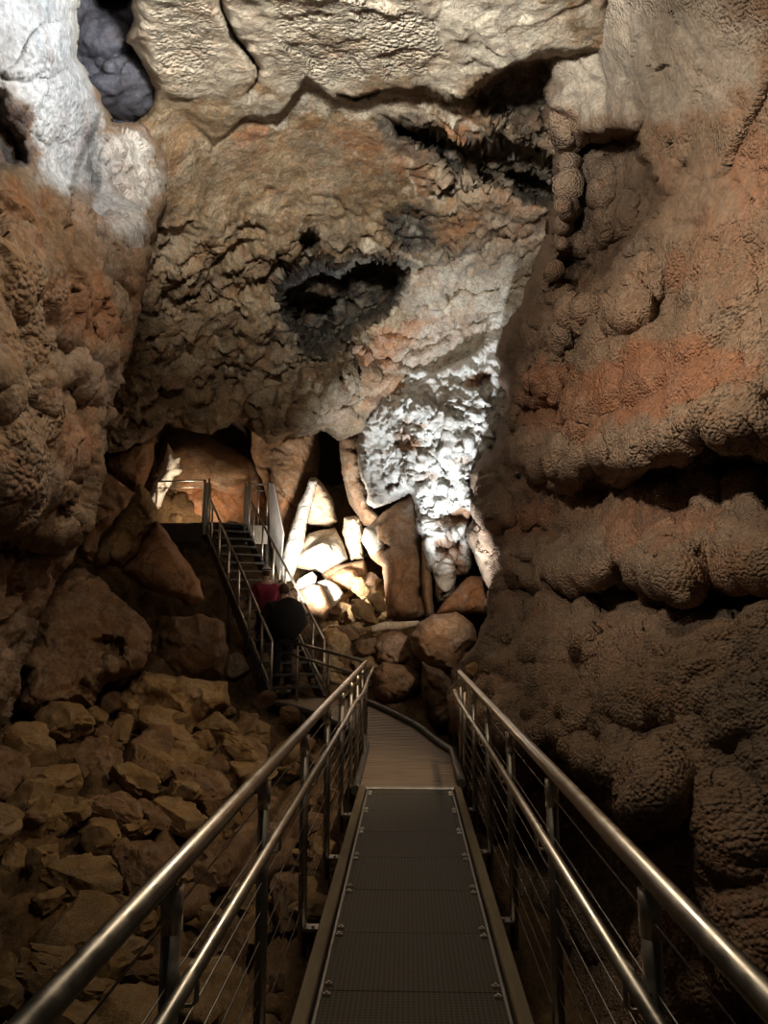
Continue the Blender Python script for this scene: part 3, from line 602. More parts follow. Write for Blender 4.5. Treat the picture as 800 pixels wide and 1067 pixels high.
def strand_d(P, X, Y): return .10*ridged(P*np.array([3.5, 3.5, 1.4]), 4)+.12*fbm(P*1.3, 4)+.08*domes(P, .3)
T = rock_mass
T('stalagmite_column', [(440, 560), (448, 566), (451, 600), (452, 640), (444, 645), (440, 620), (439, 590)], [(440, 600, 13.6)], M['brown'], 1.2, 1, 3, (6, .25), .35, None, strand_d, thing=('thin straight brown stone column beneath the white calcite curtain', 'rock formation'))
T('flowstone_boulder', [(430, 512), (437, 522), (441, 545), (441, 590), (444, 640), (425, 648), (405, 645), (400, 620), (398, 590), (386, 580), (376, 562), (380, 550), (396, 538), (412, 527)], [(430, 520, 14.6), (380, 560, 14.2), (420, 600, 13.9), (430, 640, 13.6)], M['brown'], 1.3, 2, 6, (14, .7), 1.0, lambda X, Y, D: hole(X, Y, hole(X, Y, D, 436, 617, 4, 6, .4), 402, 570, 7, 6, .4), strand_d, thing=('brown dripstone boulder with a white lit knob left of the calcite curtain', 'boulder'), blobs=[(386, 565, 12, 18, 0, 'R', 1.), (430, 530, 14, 14, 0, 'R', .3), (410, 610, 24, 40, 0, 'G', .4), (400, 600, 8, 40, 30, 'R', .3)], warp=4)
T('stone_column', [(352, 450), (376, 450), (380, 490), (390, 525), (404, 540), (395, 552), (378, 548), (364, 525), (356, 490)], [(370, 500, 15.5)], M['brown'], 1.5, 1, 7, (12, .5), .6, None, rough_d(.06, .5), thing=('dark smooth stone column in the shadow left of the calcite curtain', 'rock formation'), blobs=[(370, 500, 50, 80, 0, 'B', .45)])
T('domed_boulder', [(148, 620), (148, 520), (158, 480), (172, 458), (190, 450), (212, 452), (238, 466), (262, 478), (276, 496), (284, 520), (290, 560), (290, 630)], [(150, 600, 18.0), (210, 460, 18.4), (290, 600, 18.0), (215, 560, 17.2)], M['brown'], 1.5, 1.5, 8, (35, 1.4), 1.5,
  lambda X, Y, D: dome(X, Y, D, 215, 478, 60, 30, .3)+.25*sstep(-2, 5, Y-(506+4*np.sin(X/9))), lambda P, X, Y: .05*fbm(P, 4)+sstep(500, 515, Y)*.10*ridged(P*1.3, 4), thing=('huge smooth domed brown boulder with rough orange underside behind the upper landing', 'boulder'), blobs=[(215, 530, 75, 24, 0, 'G', .9), (215, 535, 60, 14, 0, 'R', .2)])
T('tall_smooth_boulder', [(262, 440), (330, 440), (334, 470), (331, 495), (322, 508), (318, 540), (305, 620), (286, 620), (284, 540), (272, 500), (262, 478)], [(260, 450, 17.6), (330, 480, 17.6), (300, 600, 16.8), (295, 500, 17.0)], M['brown'], 1.5, 1.5, 9, (22, 1.0), 1.2, lambda X, Y, D: crack(X, Y, D, [(262, 482), (280, 490), (300, 520), (310, 560)], 3, .25), rough_d(.06, .6), thing=('tall smooth reddish brown boulder right of the domed one behind the white sheet', 'boulder'), blobs=[(300, 560, 24, 50, 0, 'G', .5)])
T('tilted_boulder', [(108, 470), (125, 462), (150, 452), (162, 462), (160, 485), (150, 508), (138, 512), (118, 498), (106, 490)], [(130, 480, 13.2)], M['orange'], 1.4, 2, 10, (16, .7), .8, None, rough_d(.10, .5), thing=('reddish brown boulder tucked under the ceiling beside the left wall', 'boulder'), blobs=[(130, 480, 40, 30, 0, 'B', .15)])
T('calcite_pinnacle', [(175, 461), (179, 470), (183, 474), (188, 476), (187, 483), (190, 490), (186, 494), (181, 496), (178, 505), (172, 515), (167, 528), (162, 532), (154, 528), (152, 520), (157, 512), (160, 503), (167, 496), (171, 482)], [(172, 500, 16.9)], M['calcite'], .8, 1.2, 11, (6, .35), .4, lambda X, Y, D: hole(X, Y, D, 169, 508, 4, 5, .3), lambda P, X, Y: .07*domes(P, .25)+.05*fbm(P*3, 3), thing=('small brightly lit pale calcite spire at the left end of the landing', 'rock formation'), blobs=[(170, 515, 14, 14, 0, 'G', .25)])
T('pale_slab', [(146, 505), (155, 512), (163, 530), (164, 545), (150, 565), (140, 582), (128, 594), (112, 590), (98, 594), (94, 580), (108, 560), (122, 540)], [(146, 510, 12.4), (110, 590, 11.6), (160, 550, 12.2)], M['rubble'], 1.4, 2, 12, (14, .6), .6, None, rough_d(.10, .4), thing=('leaning grey brown slab below the landing left of the orange wedge boulder', 'boulder'), blobs=[(135, 560, 30, 40, 30, 'R', .2)])
T('wedge_boulder', [(163, 542), (176, 556), (190, 580), (208, 604), (212, 625), (200, 632), (180, 622), (150, 612), (126, 596), (140, 580), (155, 560)], [(165, 545, 11.8), (205, 620, 11.6), (130, 595, 11.4), (170, 600, 11.0)], M['orange'], 1.4, 2, 13, (12, .6), .9, None, rough_d(.07, .6), thing=('triangular orange wedge boulder under the upper landing beside the stairs', 'boulder'))
T('dark_red_boulder', [(88, 500), (108, 488), (128, 505), (140, 515), (120, 540), (104, 562), (96, 590), (80, 580)], [(105, 540, 10.6)], M['orange'], 1.6, 3, 14, (16, .6), .8, None, rough_d(.14, .4), thing=('rough dark red rock wedged between left wall and leaning slab', 'boulder'), blobs=[(105, 540, 60, 60, 0, 'B', .35)])
T('cavernous_boulder', [(35, 640), (50, 610), (80, 590), (100, 600), (125, 625), (150, 645), (158, 665), (155, 690), (140, 706), (112, 712), (95, 740), (50, 750), (15, 740), (22, 690)], [(35, 640, 8.8), (100, 610, 9.6), (155, 680, 9.0), (60, 740, 8.0), (90, 670, 8.6)], M['brown'], 1.8, 4, 15, (22, .9), 1.0, lambda X, Y, D: hole_poly(X, Y, D, [(92, 665), (118, 662), (135, 668), (128, 690), (105, 688)], .4, 6, 1), rough_d(.16, .5), thing=('massive pitted dark boulder in shadow at the foot of the left wall', 'boulder'), blobs=[(90, 680, 80, 80, 0, 'B', .3), (80, 640, 50, 30, 40, 'G', .3)])
T('rounded_boulder', [(165, 660), (180, 645), (205, 640), (232, 648), (238, 675), (232, 705), (205, 718), (178, 712), (162, 695)], [(200, 680, 10.6)], M['brown'], 1.6, 3, 16, (26, .9), 1.0, None, rough_d(.08, .6), thing=('rounded brown boulder in shadow left of the foot of the stairs', 'boulder'), blobs=[(200, 680, 60, 60, 0, 'B', .15)])
T('broken_boulder', [(120, 720), (150, 700), (190, 705), (235, 712), (240, 735), (200, 770), (150, 770), (118, 760)], [(180, 735, 9.3)], M['rubble'], 1.8, 3, 17, (20, .6), .8, None, rough_d(.12, .5), thing=('low broken brown boulder on the slope below the rounded boulder', 'boulder'))
# lit group right of the stairs
T('leaning_slab', [(322, 500), (331, 500), (327, 520), (320, 545), (316, 570), (309, 592), (304, 606), (294, 606), (291, 594), (296, 574), (303, 550), (311, 525)], [(325, 505, 15.9), (298, 600, 15.2)], M['calcite'], 1.1, 1, 18, (6, .25), .35, None, rough_d(.05, .3), thing=('tall narrow white slab leaning at the right of the white sheet', 'boulder'), warp=4)
T('pointed_boulder', [(323, 498), (329, 498), (338, 506), (347, 520), (349, 532), (352, 543), (344, 549), (325, 548), (318, 544), (322, 522)], [(335, 525, 16.2)], M['pale'], 1.1, 1, 19, (9, .5), .8, None, rough_d(.08, .5), thing=('pale pointed boulder standing on top of the lit rock pile', 'boulder'))
T('bright_boulder', [(305, 584), (312, 568), (322, 556), (349, 549), (357, 564), (362, 582), (352, 588), (336, 597), (322, 594), (308, 592)], [(306, 586, 15.2), (350, 552, 15.9), (360, 582, 15.3), (335, 575, 14.9)], M['pale'], 1.1, 1, 20, (8, .4), .8, lambda X, Y, D: D+.35*(1-sstep(-3, 3, (Y-552)-(350-X)*.68)), rough_d(.05, .6), thing=('large glaring white angular boulder in the middle of the lit rock pile', 'boulder'), blobs=[(345, 580, 30, 22, 0, 'R', .9)], warp=3)
T('cracked_block', [(359, 540), (370, 538), (376, 540), (378, 560), (379, 582), (366, 584), (360, 570), (356, 555)], [(368, 560, 15.6)], M['pale'], 1.0, 1, 21, (6, .3), .6, None, rough_d(.09, .35), thing=('upright cracked pale block right of the glaring white boulder', 'boulder'))
T('ochre_boulder', [(336, 610), (344, 600), (358, 592), (370, 594), (374, 606), (366, 616), (350, 614)], [(355, 604, 14.9)], M['orange'], 1.0, 1, 22, (7, .35), .5, None, rough_d(.07, .4), thing=('small orange boulder directly below the glaring white boulder', 'boulder'))
T('flat_rock', [(334, 598), (352, 588), (380, 584), (384, 600), (372, 604), (356, 600), (340, 606)], [(360, 594, 15.4)], M['brown'], 1.0, 1, 23, (5, .3), .5, None, rough_d(.06, .4), thing=('dark flat rock ledge under the cracked pale block', 'boulder'))
T('stone_fragment', [(306, 612), (312, 603), (325, 595), (330, 601), (329, 608), (320, 612), (312, 616)], [(318, 606, 14.7)], M['calcite'], .9, 1, 24, (5, .2), .4, None, rough_d(.08, .3), thing=('small white jagged fragment at the foot of the leaning slab', 'boulder'))
T('white_wedge', [(330, 606), (340, 603), (352, 610), (359, 618), (350, 630), (345, 633), (338, 620)], [(345, 616, 14.5)], M['calcite'], .9, 1, 25, (5, .2), .4, None, rough_d(.06, .35), thing=('bright white wedge of stone left of the small orange boulder', 'boulder'))
T('brown_slab', [(310, 616), (326, 608), (334, 610), (346, 634), (338, 646), (320, 640), (312, 630)], [(328, 627, 13.9)], M['brown'], 1.0, 1, 26, (7, .3), .5, None, rough_d(.04, .5), thing=('smooth brown slab just right of the people on the stairs', 'boulder'))
T('tawny_boulder', [(334, 656), (350, 650), (364, 658), (368, 680), (366, 700), (372, 716), (352, 722), (334, 716), (330, 690)], [(350, 690, 13.0)], M['rubble'], 1.2, 1.5, 27, (12, .5), .8, None, rough_d(.06, .5), thing=('upright tawny boulder behind the cross railing at the path bend', 'boulder'), blobs=[(350, 690, 30, 40, 0, 'R', .25)])
T('striped_boulder', [(388, 672), (398, 660), (414, 656), (426, 664), (430, 684), (424, 694), (404, 694), (392, 688)], [(408, 676, 12.6)], M['brown'], 1.2, 1.5, 28, (10, .45), .7, None, rough_d(.09, .4), thing=('pinkish brown boulder below the fallen stone bar', 'boulder'), blobs=[(405, 670, 16, 14, 0, 'R', .25), (405, 680, 30, 20, 0, 'G', .3)])
T('squat_boulder', [(388, 700), (400, 690), (424, 692), (438, 702), (440, 716), (428, 728), (404, 734), (390, 726)], [(414, 712, 12.2)], M['brown'], 1.2, 1.5, 29, (12, .5), .7, None, rough_d(.06, .5), thing=('squat brown boulder just beyond the far end of the boardwalk', 'boulder'), blobs=[(414, 712, 40, 30, 0, 'G', .2)])
T('olive_boulder', [(428, 662), (436, 648), (450, 640), (475, 638), (494, 650), (497, 668), (486, 684), (478, 704), (462, 700), (440, 690), (430, 680)], [(460, 668, 11.6)], M['brown'], 1.3, 1.5, 30, (18, .7), 1.0, None, rough_d(.06, .6), thing=('large dark olive brown boulder beneath the drips of the calcite curtain', 'boulder'), blobs=[(460, 668, 60, 40, 0, 'B', .2)])
T('sloping_boulder', [(452, 640), (470, 618), (490, 600), (510, 600), (516, 625), (505, 640), (480, 640)], [(485, 620, 12.6)], M['orange'], 1.2, 1.5, 31, (12, .5), .8, None, rough_d(.07, .5), thing=('reddish sloping boulder between calcite drips and right wall', 'boulder'), blobs=[(485, 620, 60, 40, 0, 'B', .25)])
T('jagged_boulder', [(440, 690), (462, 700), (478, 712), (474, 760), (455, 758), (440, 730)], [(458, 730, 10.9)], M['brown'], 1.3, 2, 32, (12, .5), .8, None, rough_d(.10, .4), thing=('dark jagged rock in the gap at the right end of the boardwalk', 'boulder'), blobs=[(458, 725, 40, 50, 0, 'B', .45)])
T('perched_block', [(484, 694), (494, 688), (506, 696), (504, 704), (492, 708), (484, 703)], [(495, 697, 8.6)], M['rubble'], .9, .7, 33, (4, .15), .25, None, rough_d(.03, .2), thing=('small pale squared stone lodged on the right wall above the railing end', 'rock'))

# fallen stone bar
mb = MB(); a = W(386, 656, 12.5); b = W(436, 649, 12.8); mb.tube([a, a*.7+b*.3+np.array([0, 0, .03]), a*.4+b*.6, b], [.05, .075, .07, .04], 10)
o = mb.build('fallen_stalactite', M['pale'], smooth=True, origin=tuple(a)); tag(o, 'long pale fallen stalactite lying across the rubble under the calcite curtain', 'rock')

# angular free-standing rocks: one mesh per kind, copied
def ico(sub):
    t = (1+5**.5)/2
    v = [(-1, t, 0), (1, t, 0), (-1, -t, 0), (1, -t, 0), (0, -1, t), (0, 1, t), (0, -1, -t), (0, 1, -t), (t, 0, -1), (t, 0, 1), (-t, 0, -1), (-t, 0, 1)]
    f = [(0, 11, 5), (0, 5, 1), (0, 1, 7), (0, 7, 10), (0, 10, 11), (1, 5, 9), (5, 11, 4), (11, 10, 2), (10, 7, 6), (7, 1, 8), (3, 9, 4), (3, 4, 2), (3, 2, 6), (3, 6, 8), (3, 8, 9), (4, 9, 5), (2, 4, 11), (6, 2, 10), (8, 6, 7), (9, 8, 1)]
    v = [np.array(x)/np.linalg.norm(x) for x in v]
    for _ in range(sub):
        c = {}; nf = []
        def mid(a, b):
            k = (min(a, b), max(a, b))
            if k not in c: m = v[a]+v[b]; v.append(m/np.linalg.norm(m)); c[k] = len(v)-1
            return c[k]
        for a, b, d in f:
            x, y, z = mid(a, b), mid(b, d), mid(d, a); nf += [(a, x, z), (b, y, x), (d, z, y), (x, y, z)]
        f = nf
    return np.array(v), f
ICO = {k: ico(k) for k in (3, 4)}
def rock_mesh(name, seed, sub=3, flat=.7, mat=None, cuts=13):
    rs = np.random.RandomState(seed); v, f = ICO[sub]; v = v.copy()
    for _ in range(cuts):
        n = rs.normal(size=3); n /= np.linalg.norm(n); h = rs.uniform(.48, .86); d = v@n; v = v-np.outer(np.clip(d-h, 0, None), n)
    v = v*np.array([1, rs.uniform(.65, .95), flat*rs.uniform(.8, 1.1)])
    nrm = v/np.linalg.norm(v, axis=1)[:, None]
    v = v+nrm*(.10*fbm(v*1.7+seed, 5, .6)+.11*broken(v+.25*fbm(v*2+seed, 3)[:, None]+seed, .75)+.05*broken(v+seed+3, .3)+.04*ridged(v*3+seed, 4))[:, None]
    me = bpy.data.meshes.new(name); me.from_pydata(v.tolist(), [], f); me.polygons.foreach_set('use_smooth', [True]*len(f)); me.materials.append(mat)
    try:
        me.set_sharp_from_angle(angle=math.radians(34))
    except Exception: pass
    return me
KM = [rock_mesh('rubble_rock', s, 3, [.55, .8, .65, .45][s % 4], M['rubble'] if s % 3 else M['brown']) for s in range(10)]
BM_ = [rock_mesh('loose_boulder', 100+s, 4, [.8, .95, .7, .85][s % 4], M['rubble'] if s % 2 else M['brown'], 15) for s in range(8)]
# hand placed
HP = [  # px,py,depth,rx,ry,rot, mesh, name, label
    (108, 851, 6.9, 42, 27, -22, 0, 'blocky_boulder', 'blocky tan boulder tilted up to the right in the middle of the dark slope'),
    (38, 848, 6.6, 34, 32, 20, 1, 'leaning_boulder', 'five sided brown boulder at the left edge of the dark slope'),
    (106, 795, 7.9, 34, 22, -48, 2, 'pointed_slab', 'pointed slab leaning right above the blocky tan boulder'),
    (155, 795, 8.1, 24, 22, 30, 3, 'flat_faced_boulder', 'ochre boulder with a flat square face right of the pointed slab'),
    (60, 790, 8.2, 26, 14, 5, 4, 'low_boulder', 'low dark red boulder above the five sided one by the left wall'),
    (88, 918, 5.8, 50, 30, 5, 5, 'broad_boulder', 'broad cracked boulder below the blocky one near the frame\'s left'),
    (150, 905, 5.8, 30, 36, 0, 6, 'upright_boulder', 'upright smooth grey brown boulder left of the near railing'),
    (22, 905, 6.1, 14, 24, 25, 7, 'thin_slab', 'thin upright ochre slab at the far left of the slope'),
    (62, 1012, 4.7, 52, 30, -10, 1, 'knobbly_boulder', 'pale knobbly boulder at the bottom left under the handrail'),
    (8, 1025, 4.6, 30, 34, 0, 3, 'corner_boulder', 'yellowish boulder in the bottom left corner'),
    (135, 1020, 4.9, 42, 24, -8, 0, 'flat_boulder', 'flat ochre boulder between the pale knobbly one and the first post'),
    (215, 905, 6.3, 34, 30, 0, 2, 'mid_slope_boulder', 'tan boulder between the two handrails on the left slope'),
    (235, 990, 5.3, 30, 36, 10, 4, 'hidden_boulder', 'brown boulder below the left walkway behind the second post'),
    (182, 850, 7.2, 36, 20, -10, 5, 'ridge_boulder', 'long tan rock right of the blocky boulder on the slope'),
    (205, 815, 7.8, 32, 20, -15, 6, 'sloping_slab', 'broad sloping slab above the left handrail, half way up the slope'),
    (170, 760, 8.8, 34, 18, -20, 7, 'shelf_boulder', 'red brown shelf of rock at the top of the dark slope'),
    (250, 780, 8.6, 26, 16, -20, 1, 'angular_boulder', 'angular tan boulder on the slope just above the left top rail'),
    (225, 755, 9.4, 24, 14, 0, 3, 'upper_boulder', 'tan boulder near the slope top below the stair stringer'),
    (302, 745, 11.0, 12, 12, 10, 5, 'small_block', 'small yellowish block under the platform edge by the people'),
    (275, 730, 11.2, 14, 10, 0, 0, 'edge_rock', 'small rock right at the left corner of the timber platform'),
    (246, 694, 12.8, 13, 16, 10, 2, 'lit_rock', 'rock painted pale as a lit patch beneath the left stair railing'),
    (268, 850, 7.6, 22, 22, 0, 4, 'rail_side_boulder', 'brown boulder seen between the left rails beside the deck'),
    (300, 940, 5.8, 20, 40, 0, 6, 'deckside_boulder', 'dark tall boulder close against the left kerb'),
    (378, 640, 13.6, 18, 12, -30, 7, 'slanting_block', 'slanting pinkish block among the rubble behind the path bend'),
    (375, 612, 14.6, 12, 12, 0, 1, 'rubble_block', 'small pale block right of the orange boulder in the lit pile'),
    (392, 625, 14.0, 14, 10, -20, 3, 'brown_block', 'brown block left of the brown dripstone boulder base'),
    (358, 660, 13.3, 18, 9, -35, 0, 'tilted_block', 'tilted brown block above the upright tawny boulder'),
    (382, 672, 12.9, 13, 14, 0, 2, 'small_boulder', 'small reddish boulder between tawny and pinkish brown boulders'),
]
for (px, py, d, rx, ry, rot, mi, nm, lb) in HP:
    me = BM_[mi].copy()
    if nm == 'lit_rock': me.materials.clear(); me.materials.append(M['pale'])  # pale material stands in for the lit patch below the stairs
    o = bpy.data.objects.new('slab' if 'slab' in nm else 'boulder', me); COL.objects.link(o)
    s = d/FP*1.12; B = Matrix(((CR[0], CF[0], CU[0]), (CR[1], CF[1], CU[1]), (CR[2], CF[2], CU[2])))
    Rm = B @ Matrix.Rotation(math.radians(-rot), 3, 'Y') @ Matrix.Diagonal((rx*s, (rx+ry)/2*s, ry*s/.8))
    o.matrix_world = Matrix.Translation(Vector(W(px, py, d))) @ Rm.to_4x4()
    tag(o, lb, 'boulder')
# scattered rubble
rng = random.Random(5); cnt = 0
def scatter(n, fx, fy, sz, label, group, lift=.1):
    k = 0
    while k < n:
        x = fx(); y = fy()
        if abs(x) < .75 and y < 9.5: continue
        if 9 < y < 12.9 and x > -.95-(y-9)*.75 and x < .6: continue
        s = sz(y); z = float(zfloor(x, y))+s*lift
        if x < -1.0 and y < 3: continue
        o = bpy.data.objects.new('rubble_rock', rng.choice(KM)); COL.objects.link(o)
        o.location = (x, y, z); o.rotation_euler = (rng.uniform(-.5, .5), rng.uniform(-.5, .5), rng.uniform(0, 6.28)); o.scale = (s*rng.uniform(.8, 1.3), s, s*rng.uniform(.8, 1.2))
        tag(o, label, 'rock', group); k += 1
scatter(205, lambda: -.65-3.3*rng.random()**.95, lambda: rng.uniform(3.8, 11.3), lambda y: rng.choice([.07, .1, .1, .13, .16, .2, .28, .38]), 'loose tan stone among the rubble on the dark slope left of the walkway', 'loose stones on the left slope')
scatter(95, lambda: rng.uniform(-1.7, .6), lambda: rng.uniform(12.6, 15.6), lambda y: rng.choice([.08, .1, .12, .16, .2, .26]), 'broken stone in the rubble pile beyond the bend of the path', 'broken stones beyond the path bend', .9)

# ================================================================== WALKWAY
DZ = 0.0
t = empty('steel_walkway', (0, 3.5, 0), 'straight narrow metal grating walkway running from the viewer to the timber boardwalk', 'walkway')
def L(o, root):
    o.location = -Vector(root.location); return o
ys = [-.15+.6*i for i in range(13)]; ys = [y for y in ys if y < 7.1]+[7.22]
for a, b in zip(ys[:-1], ys[1:]):
    m = MB(); m.box((0.01, (a+b)/2, -.015), (.80, b-a-.006, .03), bev=.003); L(m.build('grating_panel', M['grating'], t), t)
for s in (-1, 1):
    m = MB(); m.box((s*.445+.01, 3.5, -.005), (.065, 7.45, .075), bev=.01); L(m.build('side_kerb', M['kerb'], t), t)
    m = MB(); m.box((s*.43+.01, 3.5, -.15), (.05, 7.4, .2)); L(m.build('side_beam', M['sub'], t), t)
    m = MB(); m.box((s*.392+.01, 3.5, .004), (.012, 7.4, .012)); L(m.build('edge_strip', M['steel_dark'], t), t)
    for y in ys[1:-1]:
        for dy in (-.045, .045):
            m = MB(); m.box((s*.365+.01, y+dy, .006), (.035, .018, .012), bev=.004); m.tube([(s*.365+.01, y+dy, .01), (s*.365+.01, y+dy, .018)], .007, 8); L(m.build('clip', M['steel'], t), t)
m = MB(); m.box((0, 7.26, .0), (.92, .06, .03), bev=.01); L(m.build('threshold_strip', M['steel_dark'], t), t)
for y in (.9, 2.7, 4.5, 6.3):
    m = MB(); m.tube([(-.43, y, -.2), (-.43, y, float(zfloor(-.43, y))-.2)], .04, 10); m.tube([(.45, y, -.2), (.45, y, float(zfloor(.45, y))-.2)], .04, 10); L(m.build('support_leg', M['sub'], t), t)

# timber boardwalk: planks along a path that turns left
t = empty('timber_boardwalk', (0, 8.5, 0), 'dark wet timber boardwalk turning left towards the foot of the stairs', 'walkway')
def zb(x, y): return .28*float(sstep(9.0, 12.2, np.array(y-.25*x)))
Lp = [(-.50, 7.3), (-.52, 9.6), (-.72, 10.2), (-1.35, 11.0), (-2.25, 12.0)]
Rp = [(.50, 7.3), (.52, 9.05), (.15, 10.3), (-.55, 11.5), (-1.15, 12.75)]
def along(P, n):
    P = np.array(P); d = np.r_[0, np.cumsum(np.linalg.norm(np.diff(P, axis=0), axis=1))]; s = np.linspace(0, d[-1], n); return np.column_stack([np.interp(s, d, P[:, 0]), np.interp(s, d, P[:, 1])])
npk = 40; A = along(Lp, npk+1); B = along(Rp, npk+1)
for i in range(npk):
    q = [A[i]*.97+A[i+1]*.03, A[i]*.06+A[i+1]*.94, B[i]*.06+B[i+1]*.94, B[i]*.97+B[i+1]*.03]
    v = [(x, y, zb(x, y)-.035) for x, y in q]+[(x, y, zb(x, y)) for x, y in q]
    L(MB().add(v, [(0, 1, 2, 3), (7, 6, 5, 4), (0, 4, 5, 1), (1, 5, 6, 2), (2, 6, 7, 3), (3, 7, 4, 0)]).build('plank', M['timber'], t), t)
for PP, nm in ((A, 'left_edge_beam'), (B, 'raised_kerb')):
    m = MB(); m.tube([(x, y, zb(x, y)+(.04 if nm == 'raised_kerb' else -.03)) for x, y in PP[::2]], .045 if nm == 'raised_kerb' else .05, 8); L(m.build(nm, M['sub'], t, True), t)
for i in (6, 16, 24, 32, 39):
    m = MB()
    for q in (A[i], B[i]): m.tube([(q[0], q[1], zb(*q)-.05), (q[0], q[1], float(zfloor(*q))-.3)], .04, 8)
    L(m.build('support_leg', M['sub'], t, True), t)

# ---- railings
def railing(name, label, side, y0, posts, yend, cat='railing', cables=7):
    X = side*.565; Xi = side*.50
    t = empty(name, (X, posts[0], -.15), label, cat)
    zt = 1.0; zl = .785
    m = MB(); ptop = [(X, y0, zt), (X, (y0+yend)/2, zt), (X, yend-.25, zt)]+([(X+side*.0, yend, zt)] if side > 0 else [(X, yend, zt)])
    m.tube(ptop, .0265, 24)
    if side > 0: m.tube([(X, yend, zt), (X, yend+.03, zt-.01)], [.0265, .016], 20)
    L(m.build('top_rail', M['steel'], t, True), t)
    m = MB(); e = yend+(.1 if side < 0 else -.15)
    low = [(Xi, y0, zl), (Xi, e-.9, zl), (Xi, e-.35, zl+.01), (Xi, e, zl+.03)]
    if side < 0: low = [(Xi, y0, zl), (Xi, 6.0, zl), (Xi-.01, 7.2, zl), (Xi+.01, 8.3, zl), (Xi, 9.6, zl+.06), (Xi+.03, e, zl+.13)]
    m.tube(low, .019, 20); L(m.build('lower_handrail', M['steel'], t, True), t)
    for y in posts:
        m = MB(); m.tube([(X, y, -.16), (X, y, zt-.06)], .0235, 20); m.tube([(X, y, zt-.06), (X, y, zt-.02)], .012, 12); p = m.build('post', M['steel_dark'], t, True); L(p, t)
        m = MB(); m.tube([(X, y, zt-.14), (X-side*.0, y, zt-.035)], .0265, 20); c = m.build('post_sleeve', M['steel'], p, True)
        m = MB(); yb = y-.0
        m.tube([(X, yb, .70), (Xi+side*.012, yb, .70), (Xi, yb, .71), (Xi, yb, zl-.015)], .006, 10); k = m.build('rail_bracket', M['steel'], p, True)
        m = MB(); m.box((X-side*.05, y, -.02), (.09, .07, .012)); m.tube([(X-side*.06, y-.02, -.014), (X-side*.06, y-.02, -.002)], .008, 8); m.build('foot_plate', M['steel_dark'], p)
    for k in range(cables):
        z = .08+k*(.82/(cables-1)) if cables > 1 else .5
        if abs(z-zl) < .03: z -= .05
        m = MB(); m.tube([(X, y0, z), (X, posts[-1], z)], .0028, 6); L(m.build('wire_cable', M['cable'], t, True), t)
    return t
railing('right_railing'.replace('right_', ''), 'railing with bright steel double handrail on the right side of the walkway', 1, -.6, [.64, 1.87, 3.07, 4.27, 5.45, 6.6, 7.7, 8.25], 8.35, cables=9)
railing('railing', 'long railing with bright steel double handrail on the left side of the walkway', -1, -.6, [.70, 1.86, 3.0, 4.15, 5.3, 6.4, 7.4, 8.3, 9.2, 10.05], 10.1, cables=9)

def p3(a, b, t): return tuple(np.array(a)*(1-t)+np.array(b)*t)
# cross railing at the bend
c0 = np.array([-.565, 10.15, 1.0]); c1 = G(281, 663, 1.27)
c1 = np.array([c1[0], c1[1], 1.27]); 
t = empty('railing', (c0[0], c0[1], 0), 'short dark railing crossing from the path bend to the foot of the stairs', 'railing')
m = MB(); m.tube([c0, c1], .025, 16); L(m.build('top_rail', M['steel_dark'], t, True), t)
m = MB(); m.tube([c0-np.array([0, 0, .2]), c1-np.array([0, 0, .2])], .02, 12); L(m.build('lower_handrail', M['steel_dark'], t, True), t)
for u in (.04, .33, .66, .97):
    q = p3(c0, c1, u); m = MB(); m.tube([(q[0], q[1], q[2]-.02), (q[0], q[1], q[2]-1.08)], .022, 12); L(m.build('post', M['steel_dark'], t, True), t)
for k in range(5):
    m = MB(); m.tube([c0-np.array([0, 0, .32+.13*k]), c1-np.array([0, 0, .32+.13*k])], .003, 6); L(m.build('wire_cable', M['cable'], t, True), t)

# ================================================================== STAIRS
SB = np.array([-1.83, 12.35, .28]); SU = np.array([-.50, .866, 0]); SW = np.array([.866, .50, 0]); HWD = .43
RUN, ZT = 4.45, 3.65
def SP(run, off, z): return SB+SU*run+SW*off+np.array([0, 0, z-SB[2]])
SR = np.column_stack([SW, SU, [0, 0, 1]])
t = empty('staircase', tuple(SB), 'steep dark metal staircase climbing back left to the upper landing', 'staircase')
nst = 18
for i in range(nst):
    r = RUN*(i+1)/nst; z = .28+(ZT-.28)*(i+1)/(nst+0)
    m = MB(); m.box(SP(r-.11, 0, z-.02), (HWD*2, .25, .035), SR, bev=.006); tr = L(m.build('tread', M['sub'], t), t)
    m = MB(); m.box(SP(r-.23, 0, z-.004), (HWD*2-.02, .02, .012), SR); m.build('nosing', M['sub'], tr)
for s in (-1, 1):
    a = SP(-.05, s*(HWD+.02), .22); b = SP(RUN, s*(HWD+.02), ZT-.1)
    dv = b-a; ln = np.linalg.norm(dv); u = dv/ln; w = SW; n_ = np.cross(w, u)
    m = MB(); m.box((a+b)/2, (.04, ln, .24), np.column_stack([w, u, n_])); L(m.build('stringer', M['sub'], t), t)
m = MB()
for off in (-.4, .4):
    m = MB(); q = SP(2.6, off, 0); m.tube([SP(2.6, off, 2.0), SP(2.6, off, float(zfloor(q[0], q[1]))-.3)], .04, 10); L(m.build('support_leg', M['sub'], t, True), t)
